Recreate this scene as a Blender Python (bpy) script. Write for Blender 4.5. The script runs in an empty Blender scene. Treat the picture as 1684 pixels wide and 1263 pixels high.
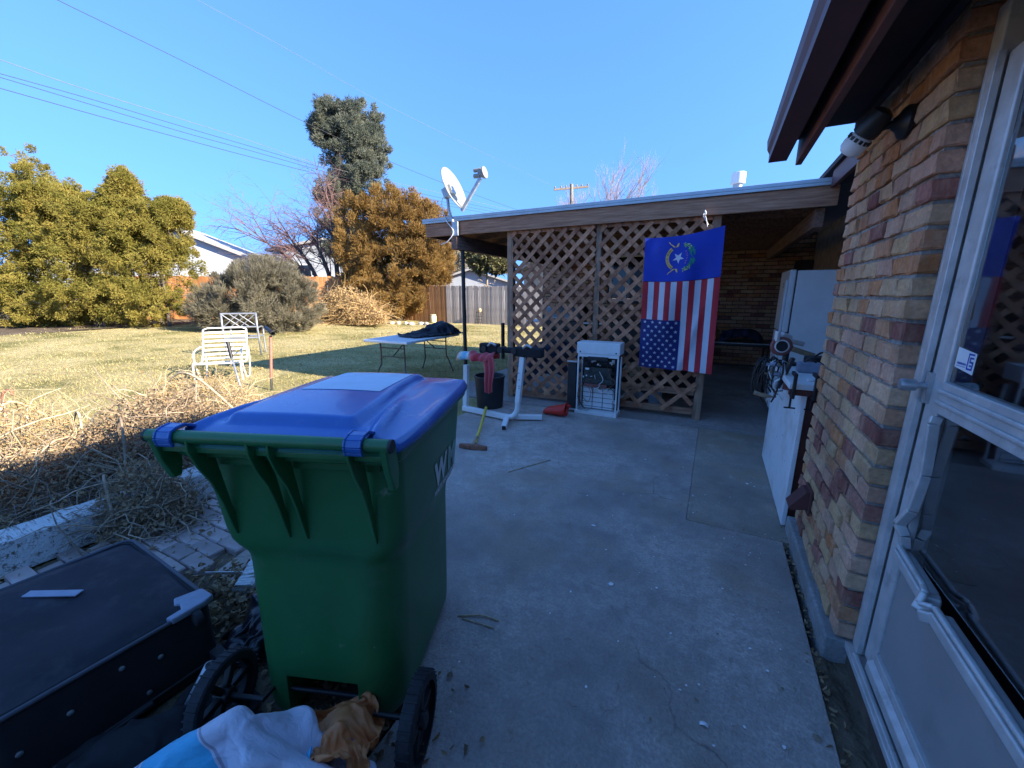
import bpy, bmesh, math, random
import numpy as np
from mathutils import Vector, Matrix, Euler

S = bpy.context.scene
COL = S.collection
# ---------------------------------------------------------------- camera
CAM_H = 1.5; F = 650.0; PITCH = math.atan(149/650.0); YAW = math.radians(26.9)
cd = bpy.data.cameras.new('camera'); cam = bpy.data.objects.new('camera', cd); COL.objects.link(cam)
cam.location = (0, 0, CAM_H); cam.rotation_euler = (math.pi/2-PITCH, 0, YAW)
cd.sensor_width = 36; cd.lens = 36*F/1684; cd.clip_start = 0.03; cd.clip_end = 2000
S.camera = cam
# ---------------------------------------------------------------- sky and sun
SUN_EL = math.radians(26.0); SUN_AZ = math.radians(89.0)
w = bpy.data.worlds.new('World'); S.world = w; w.use_nodes = True
nt = w.node_tree; bg = nt.nodes['Background']
sky = nt.nodes.new('ShaderNodeTexSky'); sky.sky_type = 'NISHITA'; sky.sun_disc = False
sky.sun_elevation = SUN_EL; sky.sun_rotation = SUN_AZ
sky.altitude = 1400; sky.air_density = 1.0; sky.dust_density = 0.1; sky.ozone_density = 3.0
hs = nt.nodes.new('ShaderNodeHueSaturation'); hs.inputs['Saturation'].default_value = 1.17; hs.inputs['Hue'].default_value = .505
tcw = nt.nodes.new('ShaderNodeTexCoord'); mpw = nt.nodes.new('ShaderNodeVectorMath'); mpw.operation = 'MULTIPLY_ADD'
mpw.inputs[1].default_value = (1, 1, .62); mpw.inputs[2].default_value = (0, 0, .42)      # sky lookup lifted: the skyline takes bluer sky from higher up
nmw = nt.nodes.new('ShaderNodeVectorMath'); nmw.operation = 'NORMALIZE'
nt.links.new(tcw.outputs['Generated'], mpw.inputs[0]); nt.links.new(mpw.outputs[0], nmw.inputs[0]); nt.links.new(nmw.outputs[0], sky.inputs['Vector'])
nt.links.new(sky.outputs[0], hs.inputs['Color']); nt.links.new(hs.outputs[0], bg.inputs[0])
bg.inputs[1].default_value = 0.14
ld = bpy.data.lights.new('sun', 'SUN'); ld.energy = 3.7; ld.angle = math.radians(0.53); ld.color = (1.0, 0.90, 0.74)
sun = bpy.data.objects.new('sun', ld); COL.objects.link(sun); sun.location = (20, 0, 15)
sv = Vector((math.cos(SUN_EL)*math.sin(SUN_AZ), math.cos(SUN_EL)*math.cos(SUN_AZ), math.sin(SUN_EL)))
sun.rotation_euler = sv.to_track_quat('Z', 'Y').to_euler()
S.view_settings.view_transform = 'Standard'; S.view_settings.look = 'None'; S.view_settings.gamma = 1
S.view_settings.exposure = 2.08; S.view_settings.use_curve_mapping = False
S.render.resolution_x = 1024; S.render.resolution_y = 768

# ---------------------------------------------------------------- helpers
R = random.Random(7)
NP = np.random.default_rng(11)
def ray(x, y):
    vx, vy, vz = (x-842)/F, 1.0, -(y-631.5)/F
    c, s = math.cos(PITCH), math.sin(PITCH); vy, vz = vy*c+vz*s, -vy*s+vz*c
    c, s = math.cos(YAW), math.sin(YAW)
    return Vector((vx*c-vy*s, vx*s+vy*c, vz))
def gp(x, y, z=0.0):
    r = ray(x, y); t = (z-CAM_H)/r.z; return Vector((r.x*t, r.y*t, z))
def dp(x, y, D):                       # a point at camera depth D metres on the pixel's ray
    r = ray(x, y); return Vector((r.x*D, r.y*D, CAM_H+r.z*D))
def onY(x, y, Y): r = ray(x, y); t = Y/r.y; return Vector((r.x*t, Y, CAM_H+r.z*t))
def onX(x, y, X): r = ray(x, y); t = X/r.x; return Vector((X, r.y*t, CAM_H+r.z*t))

class MB:
    def __init__(s): s.v = []; s.f = []; s.m = []
    def add(s, vs, fs, mi=0):
        o = len(s.v); s.v += [tuple(v) for v in vs]; s.f += [tuple(i+o for i in f) for f in fs]; s.m += [mi]*len(fs); return s
    def box(s, c, d, rot=None, mi=0, taper=1.0):
        hx, hy, hz = d[0]/2, d[1]/2, d[2]/2
        vs = [Vector((sx*hx*(taper if sz > 0 else 1), sy*hy*(taper if sz > 0 else 1), sz*hz)) for sz in (-1, 1) for sy in (-1, 1) for sx in (-1, 1)]
        if rot is not None:
            m = rot if isinstance(rot, Matrix) else Euler(rot).to_matrix()
            vs = [m @ v for v in vs]
        c = Vector(c)
        return s.add([v+c for v in vs], [(0,2,3,1),(4,5,7,6),(0,1,5,4),(1,3,7,5),(3,2,6,7),(2,0,4,6)], mi)
    def bb(s, a, b, mi=0):
        a = Vector(a); b = Vector(b); return s.box((a+b)/2, [abs(b[i]-a[i]) for i in range(3)], None, mi)
    def bar(s, a, b, wd, ht, up=(0,0,1), mi=0):
        a = Vector(a); b = Vector(b); d = b-a; L = d.length; d.normalize(); u = Vector(up); x = d.cross(u)
        if x.length < 1e-4: x = d.cross(Vector((1,0,0)))
        x.normalize(); u = x.cross(d)
        m = Matrix((x, d, u)).transposed()
        return s.box((a+b)/2, (wd, L, ht), m, mi)
    def tube(s, pts, r, seg=8, cap=True, mi=0, closed=False):
        pts = [Vector(p) for p in pts]; n = len(pts)
        rs = r if isinstance(r, (list, tuple)) else [r]*n
        t0 = (pts[1]-pts[0]).normalized(); nx = t0.orthogonal().normalized(); o = len(s.v); prev = t0
        for i, p in enumerate(pts):
            if closed: t = (pts[(i+1) % n]-pts[i-1])
            else: t = pts[min(i+1, n-1)]-pts[max(i-1, 0)]
            t = t.normalized() if t.length > 1e-9 else prev
            q = prev.rotation_difference(t); nx = (q @ nx); nx = (nx - t*nx.dot(t)).normalized(); prev = t; ny = t.cross(nx)
            for k in range(seg):
                a = 2*math.pi*k/seg; s.v.append(tuple(p+(nx*math.cos(a)+ny*math.sin(a))*rs[i]))
        for i in range(n if closed else n-1):
            a0 = o+i*seg; b0 = o+((i+1) % n)*seg
            for k in range(seg):
                k2 = (k+1) % seg; s.f.append((a0+k, a0+k2, b0+k2, b0+k)); s.m.append(mi)
        if cap and not closed:
            s.f.append(tuple(o+k for k in range(seg))[::-1]); s.m.append(mi)
            s.f.append(tuple(o+(n-1)*seg+k for k in range(seg))); s.m.append(mi)
        return s
    def lathe(s, prof, seg=24, c=(0,0,0), mat=None, mi=0, cap=True):
        o = len(s.v); c = Vector(c)
        for (r, z) in prof:
            for k in range(seg):
                a = 2*math.pi*k/seg; v = Vector((r*math.cos(a), r*math.sin(a), z))
                if mat is not None: v = mat @ v
                s.v.append(tuple(v+c))
        for i in range(len(prof)-1):
            for k in range(seg):
                k2 = (k+1) % seg; s.f.append((o+i*seg+k, o+i*seg+k2, o+(i+1)*seg+k2, o+(i+1)*seg+k)); s.m.append(mi)
        if cap:
            s.f.append(tuple(o+k for k in range(seg))[::-1]); s.m.append(mi)
            s.f.append(tuple(o+(len(prof)-1)*seg+k for k in range(seg))); s.m.append(mi)
        return s
    def loops(s, ls, capa=True, capb=True, mi=0):
        o = len(s.v); n = len(ls[0])
        for l in ls: s.v += [tuple(p) for p in l]
        for i in range(len(ls)-1):
            for k in range(n):
                k2 = (k+1) % n; s.f.append((o+i*n+k, o+i*n+k2, o+(i+1)*n+k2, o+(i+1)*n+k)); s.m.append(mi)
        if capa: s.f.append(tuple(o+k for k in range(n))[::-1]); s.m.append(mi)
        if capb: s.f.append(tuple(o+(len(ls)-1)*n+k for k in range(n))); s.m.append(mi)
        return s
    def prism(s, poly, a, b, mi=0):          # poly of 3D points at a side, moved by vector (b-a)
        d = Vector(b)-Vector(a); l0 = [Vector(p) for p in poly]; return s.loops([l0, [p+d for p in l0]], mi=mi)
    def grid(s, fn, nu, nv, mi=0):
        o = len(s.v)
        for j in range(nv+1):
            for i in range(nu+1): s.v.append(tuple(fn(i/nu, j/nv)))
        for j in range(nv):
            for i in range(nu):
                a = o+j*(nu+1)+i; s.f.append((a, a+1, a+nu+2, a+nu+1)); s.m.append(mi)
        return s
    def build(s, name, mat, parent=None, smooth=False, bevel=0, seg=2, world=False, sub=0, solid=0, recalc=True):
        me = bpy.data.meshes.new(name)
        vs = s.v
        if world and parent is not None:
            mi = world_matrix(parent).inverted(); vs = [tuple(mi @ Vector(v)) for v in vs]
        me.from_pydata(vs, [], s.f)
        for m in (mat if isinstance(mat, (list, tuple)) else [mat]): me.materials.append(m)
        if isinstance(mat, (list, tuple)): me.polygons.foreach_set('material_index', s.m)
        if recalc:
            bm = bmesh.new(); bm.from_mesh(me); bmesh.ops.recalc_face_normals(bm, faces=bm.faces); bm.to_mesh(me); bm.free()
        o = bpy.data.objects.new(name, me); COL.objects.link(o); o.parent = parent
        if smooth: me.polygons.foreach_set('use_smooth', [True]*len(me.polygons))
        if solid: md = o.modifiers.new('s', 'SOLIDIFY'); md.thickness = solid; md.offset = 0
        if sub: md = o.modifiers.new('u', 'SUBSURF'); md.levels = sub; md.render_levels = sub
        if bevel:
            md = o.modifiers.new('b', 'BEVEL'); md.width = bevel; md.segments = seg; md.limit_method = 'ANGLE'; md.angle_limit = math.radians(35); md.harden_normals = False
        if smooth == 'auto' or (bevel and not smooth):
            me.polygons.foreach_set('use_smooth', [True]*len(me.polygons))
            md = o.modifiers.new('w', 'WEIGHTED_NORMAL') if bevel else None
            try: me.set_sharp_from_angle(angle=math.radians(38))
            except Exception: pass
        return o
def world_matrix(o):
    m = Matrix.LocRotScale(o.location, o.rotation_euler, o.scale)
    return world_matrix(o.parent) @ m if o.parent else m
def tag(o, label=None, cat=None, group=None, kind=None):
    if label: o['label'] = label
    if cat: o['category'] = cat
    if group: o['group'] = group
    if kind: o['kind'] = kind
    return o
def thing(name, label, cat, loc=(0,0,0), rz=0, group=None):
    o = bpy.data.objects.new(name, None); COL.objects.link(o); o.location = loc; o.rotation_euler = (0,0,rz); o.empty_display_size = .1
    return tag(o, label, cat, group)
def npmesh(name, V, Fq, mat, parent=None, smooth=False):
    me = bpy.data.meshes.new(name); V = np.asarray(V, dtype=np.float32); Fq = np.asarray(Fq, dtype=np.int32); k = Fq.shape[1]
    if parent is not None:
        mi = np.array(world_matrix(parent).inverted()); V = V @ mi[:3, :3].T.astype(np.float32) + mi[:3, 3].astype(np.float32)
    me.vertices.add(len(V)); me.vertices.foreach_set('co', V.ravel())
    me.loops.add(Fq.size); me.loops.foreach_set('vertex_index', Fq.ravel())
    me.polygons.add(len(Fq)); me.polygons.foreach_set('loop_start', np.arange(0, Fq.size, k, dtype=np.int32))
    me.update(calc_edges=True); me.materials.append(mat)
    if smooth: me.polygons.foreach_set('use_smooth', [True]*len(me.polygons))
    o = bpy.data.objects.new(name, me); COL.objects.link(o); o.parent = parent
    return o
def cr(pts, n=8):                        # Catmull-Rom through points
    P = [Vector(p) for p in pts]; P = [P[0]*2-P[1]]+P+[P[-1]*2-P[-2]]; out = []
    for i in range(1, len(P)-2):
        for k in range(n):
            t = k/n; a, b, c, d = P[i-1:i+3]
            out.append(0.5*((2*b)+(c-a)*t+(2*a-5*b+4*c-d)*t*t+(3*b-a-3*c+d)*t**3))
    out.append(P[-2]); return out

# ---------------------------------------------------------------- materials
MATS = {}
def mat(name, col, rough=.6, metal=0., var=.18, scale=6., col2=None, bump=0., bscale=None, stretch=None, spec=.5, detail=6, coat=0, rnd=None, contrast=(.35,.65), dirt=None, sheen=0, trans=0):
    """noise-mottled principled; col2 = second tone; stretch = coordinate scale for grain; rnd='obj'/'island' random brightness; dirt=(col,scale,lo,hi)"""
    m = bpy.data.materials.new(name); m.use_nodes = True; t = m.node_tree; N = t.nodes.new; L = t.links.new
    b = t.nodes['Principled BSDF']; tc = N('ShaderNodeTexCoord'); src = tc.outputs['Object']
    if stretch:
        mp = N('ShaderNodeMapping'); mp.inputs['Scale'].default_value = stretch; L(src, mp.inputs[0]); src = mp.outputs[0]
    n = N('ShaderNodeTexNoise'); n.inputs['Scale'].default_value = scale; n.inputs['Detail'].default_value = detail; n.inputs['Roughness'].default_value = .62; L(src, n.inputs['Vector'])
    r = N('ShaderNodeValToRGB'); L(n.outputs['Fac'], r.inputs[0])
    c2 = col2 if col2 else tuple(min(1, c*(1+var)) for c in col); c1 = col if col2 else tuple(c*(1-var) for c in col)
    r.color_ramp.elements[0].position = contrast[0]; r.color_ramp.elements[1].position = contrast[1]
    r.color_ramp.elements[0].color = (*c1, 1); r.color_ramp.elements[1].color = (*c2, 1)
    out = r.outputs[0]
    for dirt in ([] if not dirt else (dirt if isinstance(dirt, list) else [dirt])):
        n2 = N('ShaderNodeTexNoise'); n2.inputs['Scale'].default_value = dirt[1]; n2.inputs['Detail'].default_value = 8; n2.inputs['Roughness'].default_value = .7; L(src if len(dirt) > 4 else tc.outputs['Object'], n2.inputs['Vector'])
        mr = N('ShaderNodeMapRange'); mr.inputs[1].default_value = dirt[2]; mr.inputs[2].default_value = dirt[3]; L(n2.outputs['Fac'], mr.inputs[0])
        mx = N('ShaderNodeMixRGB'); L(mr.outputs[0], mx.inputs[0]); L(out, mx.inputs[1]); mx.inputs[2].default_value = (*dirt[0], 1); out = mx.outputs[0]
    if rnd:
        if rnd == 'obj': rv = N('ShaderNodeObjectInfo').outputs['Random']
        else: rv = N('ShaderNodeNewGeometry').outputs['Random Per Island']
        mr = N('ShaderNodeMapRange'); mr.inputs[3].default_value = .7; mr.inputs[4].default_value = 1.3; L(rv, mr.inputs[0])
        mx = N('ShaderNodeMixRGB'); mx.blend_type = 'MULTIPLY'; mx.inputs[0].default_value = 1; L(out, mx.inputs[1]); L(mr.outputs[0], mx.inputs[2]); out = mx.outputs[0]
    L(out, b.inputs['Base Color']); b.inputs['Roughness'].default_value = rough; b.inputs['Metallic'].default_value = metal; b.inputs['Specular IOR Level'].default_value = spec
    if rough > .15:
        rr = N('ShaderNodeMapRange'); rr.inputs[3].default_value = max(.05, rough-.12); rr.inputs[4].default_value = min(1, rough+.12); L(n.outputs['Fac'], rr.inputs[0]); L(rr.outputs[0], b.inputs['Roughness'])
    if coat: b.inputs['Coat Weight'].default_value = coat
    if sheen: b.inputs['Sheen Weight'].default_value = sheen
    if bump:
        n3 = N('ShaderNodeTexNoise'); n3.inputs['Scale'].default_value = bscale or scale*4; n3.inputs['Detail'].default_value = 8; L(src, n3.inputs['Vector'])
        bp = N('ShaderNodeBump'); bp.inputs['Strength'].default_value = 1; bp.inputs['Distance'].default_value = bump; L(n3.outputs['Fac'], bp.inputs['Height']); L(bp.outputs[0], b.inputs['Normal'])
    if trans:
        tr = N('ShaderNodeBsdfTranslucent'); L(out, tr.inputs[0]); ms = N('ShaderNodeMixShader'); ms.inputs[0].default_value = trans
        L(b.outputs[0], ms.inputs[1]); L(tr.outputs[0], ms.inputs[2]); L(ms.outputs[0], t.nodes['Material Output'].inputs[0])
    MATS[name] = m; return m

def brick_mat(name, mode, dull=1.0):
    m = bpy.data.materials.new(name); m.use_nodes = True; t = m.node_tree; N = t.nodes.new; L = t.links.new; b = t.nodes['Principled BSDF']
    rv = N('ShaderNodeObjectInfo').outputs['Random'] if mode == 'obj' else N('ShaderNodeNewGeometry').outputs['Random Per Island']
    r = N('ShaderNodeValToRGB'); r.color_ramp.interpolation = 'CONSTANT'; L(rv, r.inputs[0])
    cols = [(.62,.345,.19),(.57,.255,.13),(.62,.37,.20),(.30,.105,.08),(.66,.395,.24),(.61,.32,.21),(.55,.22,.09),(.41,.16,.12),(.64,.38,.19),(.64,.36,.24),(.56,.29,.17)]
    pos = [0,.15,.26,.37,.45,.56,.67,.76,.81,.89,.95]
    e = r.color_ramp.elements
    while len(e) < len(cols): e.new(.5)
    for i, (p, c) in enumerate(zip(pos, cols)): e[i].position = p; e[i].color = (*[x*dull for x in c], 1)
    tc = N('ShaderNodeTexCoord'); nv = N('ShaderNodeVectorMath'); nv.operation = 'ADD'
    cm = N('ShaderNodeCombineXYZ'); mm = N('ShaderNodeMath'); mm.operation = 'MULTIPLY'; mm.inputs[1].default_value = 37; L(rv, mm.inputs[0]); L(mm.outputs[0], cm.inputs[0]); L(mm.outputs[0], cm.inputs[1])
    gm = N('ShaderNodeNewGeometry')
    L(gm.outputs['Position'], nv.inputs[0]); L(cm.outputs[0], nv.inputs[1])
    mp = N('ShaderNodeMapping'); mp.inputs['Scale'].default_value = (1.6, 1.6, .45); L(nv.outputs[0], mp.inputs[0])
    n = N('ShaderNodeTexNoise'); n.inputs['Scale'].default_value = 14; n.inputs['Detail'].default_value = 7; n.inputs['Roughness'].default_value = .7; L(mp.outputs[0], n.inputs['Vector'])
    mx = N('ShaderNodeMixRGB'); mr = N('ShaderNodeMapRange'); mr.inputs[1].default_value = .45; mr.inputs[2].default_value = .68; mr.inputs[4].default_value = .42; L(n.outputs['Fac'], mr.inputs[0]); L(mr.outputs[0], mx.inputs[0])
    L(r.outputs[0], mx.inputs[1]); mx.inputs[2].default_value = (.66*dull,.45*dull,.31*dull,1)
    n2 = N('ShaderNodeTexNoise'); n2.inputs['Scale'].default_value = 60; n2.inputs['Detail'].default_value = 5; L(nv.outputs[0], n2.inputs['Vector'])
    mr2 = N('ShaderNodeMapRange'); mr2.inputs[3].default_value = .62; mr2.inputs[4].default_value = 1.3; L(n2.outputs['Fac'], mr2.inputs[0])
    n5 = N('ShaderNodeTexNoise'); n5.inputs['Scale'].default_value = 2.2; n5.inputs['Detail'].default_value = 9; n5.inputs['Roughness'].default_value = .72; L(gm.outputs['Position'], n5.inputs['Vector'])
    mr5 = N('ShaderNodeMapRange'); mr5.inputs[1].default_value = .3; mr5.inputs[2].default_value = .7; mr5.inputs[3].default_value = .55; mr5.inputs[4].default_value = 1.2; L(n5.outputs['Fac'], mr5.inputs[0])
    m5 = N('ShaderNodeMath'); m5.operation = 'MULTIPLY'; L(mr2.outputs[0], m5.inputs[0]); L(mr5.outputs[0], m5.inputs[1])
    mu = N('ShaderNodeMixRGB'); mu.blend_type = 'MULTIPLY'; mu.inputs[0].default_value = 1; L(mx.outputs[0], mu.inputs[1]); L(m5.outputs[0], mu.inputs[2])
    L(mu.outputs[0], b.inputs['Base Color']); b.inputs['Roughness'].default_value = .9; b.inputs['Specular IOR Level'].default_value = .2
    bp = N('ShaderNodeBump'); bp.inputs['Distance'].default_value = .006; L(n2.outputs['Fac'], bp.inputs['Height']); L(bp.outputs[0], b.inputs['Normal'])
    return m
BRICK = brick_mat('brick', 'obj'); BRICK_I = brick_mat('brick_far', 'island')
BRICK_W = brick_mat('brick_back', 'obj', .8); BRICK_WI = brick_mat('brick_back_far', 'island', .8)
MORTAR = mat('mortar', (.30,.28,.26), .95, scale=40, var=.3, bump=.006, bscale=120, spec=.15)
WOOD = mat('weathered_wood', (.15,.105,.085), .85, scale=5, col2=(.30,.215,.17), stretch=(1,1,9), bump=.003, bscale=14, spec=.2, rnd='obj')
WOODX = mat('weathered_beam', (.25,.12,.074), .85, scale=5, col2=(.47,.255,.16), stretch=(.6,8,9), bump=.003, bscale=14, spec=.2)
WOODY = mat('dark_joist', (.14,.08,.06), .85, scale=5, col2=(.27,.165,.125), stretch=(8,.6,9), bump=.003, bscale=14, spec=.2)
WOODZ = mat('weathered_post', (.23,.135,.09), .85, scale=5, col2=(.43,.275,.185), stretch=(8,8,.6), bump=.003, bscale=14, spec=.2)
SLAT = mat('lattice_wood', (.26,.105,.058), .85, scale=9, col2=(.50,.245,.14), bump=.002, bscale=40, spec=.2, rnd='obj')
DECK = mat('roof_deck', (.13,.09,.07), .9, scale=5, var=.35)
BROWN = mat('brown_painted_metal', (.115,.042,.04), .5, scale=3, var=.15, spec=.35)
BROWNW = mat('brown_painted_wood', (.15,.055,.045), .6, scale=8, var=.2, bump=.001, spec=.4)
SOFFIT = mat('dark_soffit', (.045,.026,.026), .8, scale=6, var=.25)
FLASH = mat('roof_flashing', (.42,.47,.50), .45, metal=.5, scale=5, var=.12)
ALU = mat('aluminium', (.58,.56,.55), .42, metal=.35, scale=14, var=.12, bump=.0006, dirt=((.25,.24,.22), 9, .58, .8))
ALUP = mat('painted_panel', (.30,.28,.275), .55, scale=4, var=.06, dirt=((.22,.21,.2), 5, .55, .85))
STEEL = mat('galvanised', (.45,.46,.47), .45, metal=.7, scale=20, var=.2)
BLACK = mat('black_plastic', (.018,.018,.02), .5, scale=10, var=.3)
BLACKM = mat('black_metal', (.02,.02,.022), .45, scale=20, var=.3, metal=.2)
RUBBER = mat('rubber', (.025,.025,.028), .8, scale=20, var=.4)
WHITE = mat('white_paint', (.74,.74,.73), .45, scale=6, var=.06, dirt=((.45,.4,.34), 14, .62, .8))
WHITEP = mat('white_plastic', (.78,.79,.8), .4, scale=5, var=.04)
RUSTW = mat('rusty_white_paint', (.76,.75,.73), .45, scale=6, var=.06, dirt=((.23,.10,.035), 13, .63, .68))
RUST = mat('rust', (.24,.10,.06), .85, scale=20, var=.4)
GREEN = mat('green_plastic', (.024,.155,.050), .36, scale=3, var=.12, bump=.0006, bscale=300, dirt=[((.12,.19,.11), 5, .56, .9), ((.34,.42,.34), 38, .685, .72), ((.20,.30,.20), 9, .66, .74)], spec=.5)
BLUE = mat('blue_plastic', (.022,.125,.42), .24, scale=3, var=.10, bump=.0005, bscale=200, dirt=[((.20,.26,.42), 6, .55, .9), ((.35,.40,.47), 30, .68, .72)], spec=.6, coat=.25)
NAVY = mat('navy_fabric', (.030,.028,.036), .85, scale=4, var=.35, bump=.0012, bscale=700, dirt=[((.085,.078,.08), 5, .48, .82), ((.22,.20,.18), 45, .68, .74)], spec=.25, contrast=(.3,.7))
BLKF = mat('black_fabric', (.012,.012,.015), .9, scale=6, var=.4, bump=.001, bscale=500)
GREYP = mat('grey_plastic', (.23,.25,.32), .5, scale=20, var=.15)
CLOTHW = mat('pale_nylon', (.50,.53,.66), .6, scale=5, var=.08, sheen=.2)
CLOTHC = mat('cyan_nylon', (.06,.42,.66), .55, scale=5, var=.1)
CLOTHN = mat('slate_nylon', (.10,.11,.19), .7, scale=5, var=.2)
CLOTHO = mat('orange_nylon', (.60,.21,.07), .6, scale=6, var=.15)
RED = mat('red_plastic', (.62,.03,.02), .4, scale=6, var=.12)
YELLOW = mat('yellow_fibreglass', (.62,.46,.06), .5, scale=9, var=.15, dirt=((.3,.23,.1), 10, .6, .8))
ASHW = mat('tool_wood', (.32,.22,.13), .7, scale=9, var=.25)
BUFFP = mat('faded_tan', (.42,.33,.2), .8, scale=8, var=.25)
REDBROWN = mat('red_brown_paint', (.12,.03,.022), .55, scale=7, var=.3, dirt=((.62,.62,.6), 5, .66, .67))
WHITEC = mat('chipped_white_paint', (.72,.73,.74), .5, scale=5, var=.05, dirt=[((.12,.05,.04), 14, .665, .675), ((.5,.46,.42), 3, .5, .75)])
TIEW = mat('weathered_white_timber', (.56,.57,.56), .85, scale=5, var=.12, stretch=(9,1,9), bump=.010, bscale=9, dirt=((.16,.13,.10), 5, .50, .60, 1), spec=.2)
PAVER = mat('paver', (.33,.27,.24), .9, scale=7, col2=(.43,.31,.28), bump=.004, bscale=50, spec=.2, rnd='obj', dirt=((.42,.41,.4), 8, .5, .75))
STRAP = mat('vinyl_strap', (.72,.70,.60), .5, scale=8, var=.1)
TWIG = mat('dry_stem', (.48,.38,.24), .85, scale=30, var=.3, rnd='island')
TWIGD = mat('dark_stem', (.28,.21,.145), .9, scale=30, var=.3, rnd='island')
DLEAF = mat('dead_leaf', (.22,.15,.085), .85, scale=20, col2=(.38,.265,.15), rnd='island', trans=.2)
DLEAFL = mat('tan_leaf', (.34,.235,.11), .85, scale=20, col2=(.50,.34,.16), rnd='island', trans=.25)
BARK = mat('bark', (.11,.085,.07), .95, scale=10, var=.4, stretch=(6,6,1), bump=.02, bscale=10)
BARKL = mat('pale_bark', (.26,.21,.16), .95, scale=10, var=.35)
PLUMT = mat('plum_twig', (.17,.095,.085), .9, scale=20, var=.3, rnd='island')
JUN = mat('juniper_leaf', (.21,.20,.04), .8, scale=.9, col2=(.42,.34,.085), rnd='island', trans=.46, spec=.2)
JUNB = mat('browning_juniper', (.27,.165,.055), .85, scale=.8, col2=(.47,.31,.11), rnd='island', trans=.46, spec=.2)
SPRU = mat('blue_spruce_needle', (.14,.165,.125), .8, scale=.9, col2=(.30,.31,.235), rnd='island', trans=.46, spec=.2)
YEW = mat('grey_green_needle', (.20,.18,.125), .85, scale=.7, col2=(.35,.315,.225), rnd='island', trans=.46, spec=.2)
FARL = mat('far_leaf', (.12,.13,.05), .85, scale=.8, col2=(.26,.22,.1), rnd='island', trans=.2)
CONCF = mat('far_roof', (.40,.38,.36), .8, scale=3, var=.1)
SIDING = mat('white_siding', (.42,.44,.47), .7, scale=2, var=.06, stretch=(1,1,8))
SIDINGG = mat('grey_siding', (.38,.40,.44), .7, scale=2, var=.06)
CREAM = mat('cream_glaze', (.75,.66,.42), .5, scale=4, var=.1)
GLASSD = mat('dark_glass', (.012,.014,.018), .08, var=.1, spec=.6)

# ================================================================ ground, lawn, patio
def sstep(a, b, x): t = min(1, max(0, (x-a)/(b-a))); return t*t*(3-2*t)
def terr(x, y):
    h = -.02 + .22*sstep(-12, -18, x)
    h += .03*math.sin(x*.7+1)*math.sin(y*.6)*sstep(-5, -8, x)
    if x < -3.55: h += .14*sstep(-5.6, -4.6, x)*sstep(3.4, 2.2, y)
    return h
def concrete(name, base, tint, dark=.5, seed=0.):
    m = bpy.data.materials.new(name); m.use_nodes = True; t = m.node_tree; N = t.nodes.new; L = t.links.new; b = t.nodes['Principled BSDF']
    tc = N('ShaderNodeTexCoord'); ad = N('ShaderNodeVectorMath'); ad.inputs[1].default_value = (seed, seed, 0); L(tc.outputs['Object'], ad.inputs[0]); src = ad.outputs[0]
    def noise(sc, lo, hi, a=0., c=1., det=8, rg=.6):
        n = N('ShaderNodeTexNoise'); n.inputs['Scale'].default_value = sc; n.inputs['Detail'].default_value = det; n.inputs['Roughness'].default_value = rg; L(src, n.inputs['Vector'])
        r = N('ShaderNodeMapRange'); r.inputs[1].default_value = lo; r.inputs[2].default_value = hi; r.inputs[3].default_value = a; r.inputs[4].default_value = c; L(n.outputs['Fac'], r.inputs[0]); return r.outputs[0]
    def mixc(f, a, c, mode='MIX'):
        x = N('ShaderNodeMixRGB'); x.blend_type = mode
        if isinstance(f, float): x.inputs[0].default_value = f
        else: L(f, x.inputs[0])
        for i, v in ((1, a), (2, c)):
            if isinstance(v, tuple): x.inputs[i].default_value = (*v, 1)
            else: L(v, x.inputs[i])
        return x.outputs[0]
    c = mixc(noise(.8, .36, .62), tuple(x*dark*.8 for x in base), base)
    c = mixc(noise(17, .42, .6, 0, .5), c, tuple(x*.5 for x in base))
    c = mixc(noise(2.6, .5, .72, 0, .6), c, tint)
    c = mixc(noise(1.3, .50, .62, 0, .7), c, (base[0]*.55, base[1]*.48, base[2]*.38))
    c = mixc(noise(5, .48, .75, 0, .55), c, tuple(x*dark*.62 for x in base))
    c = mixc(noise(70, .35, .65, 0, .55), c, tuple(x*.35 for x in base))
    c = mixc(noise(26, .70, .74, 0, .4), c, (.62, .62, .6))
    c = mixc(noise(7, .735, .75, 0, .8), c, (.66, .66, .64))
    v = N('ShaderNodeTexVoronoi'); v.feature = 'DISTANCE_TO_EDGE'; v.inputs['Scale'].default_value = .55
    dn = N('ShaderNodeTexNoise'); dn.inputs['Scale'].default_value = 3; dn.inputs['Detail'].default_value = 6; L(src, dn.inputs['Vector'])
    dm = N('ShaderNodeVectorMath'); dm.operation = 'MULTIPLY_ADD'; dm.inputs[1].default_value = (.35, .35, 0); L(dn.outputs['Color'], dm.inputs[0]); L(src, dm.inputs[2]); L(dm.outputs[0], v.inputs['Vector'])
    cm = N('ShaderNodeMapRange'); cm.inputs[1].default_value = .0035; cm.inputs[2].default_value = .0; L(v.outputs['Distance'], cm.inputs[0])
    mk = N('ShaderNodeMath'); mk.operation = 'MULTIPLY'; L(cm.outputs[0], mk.inputs[0]); L(noise(.6, .45, .6, 0, .75), mk.inputs[1])
    c = mixc(mk.outputs[0], c, (.06, .055, .05))
    L(c, b.inputs['Base Color']); b.inputs['Specular IOR Level'].default_value = .35
    L(noise(3, .3, .7, .55, .9), b.inputs['Roughness'])
    n3 = N('ShaderNodeTexNoise'); n3.inputs['Scale'].default_value = 110; n3.inputs['Detail'].default_value = 6; L(src, n3.inputs['Vector'])
    bp = N('ShaderNodeBump'); bp.inputs['Distance'].default_value = .007; bp.inputs['Strength'].default_value = .9; L(n3.outputs['Fac'], bp.inputs['Height']); L(bp.outputs[0], b.inputs['Normal'])
    return m
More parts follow.
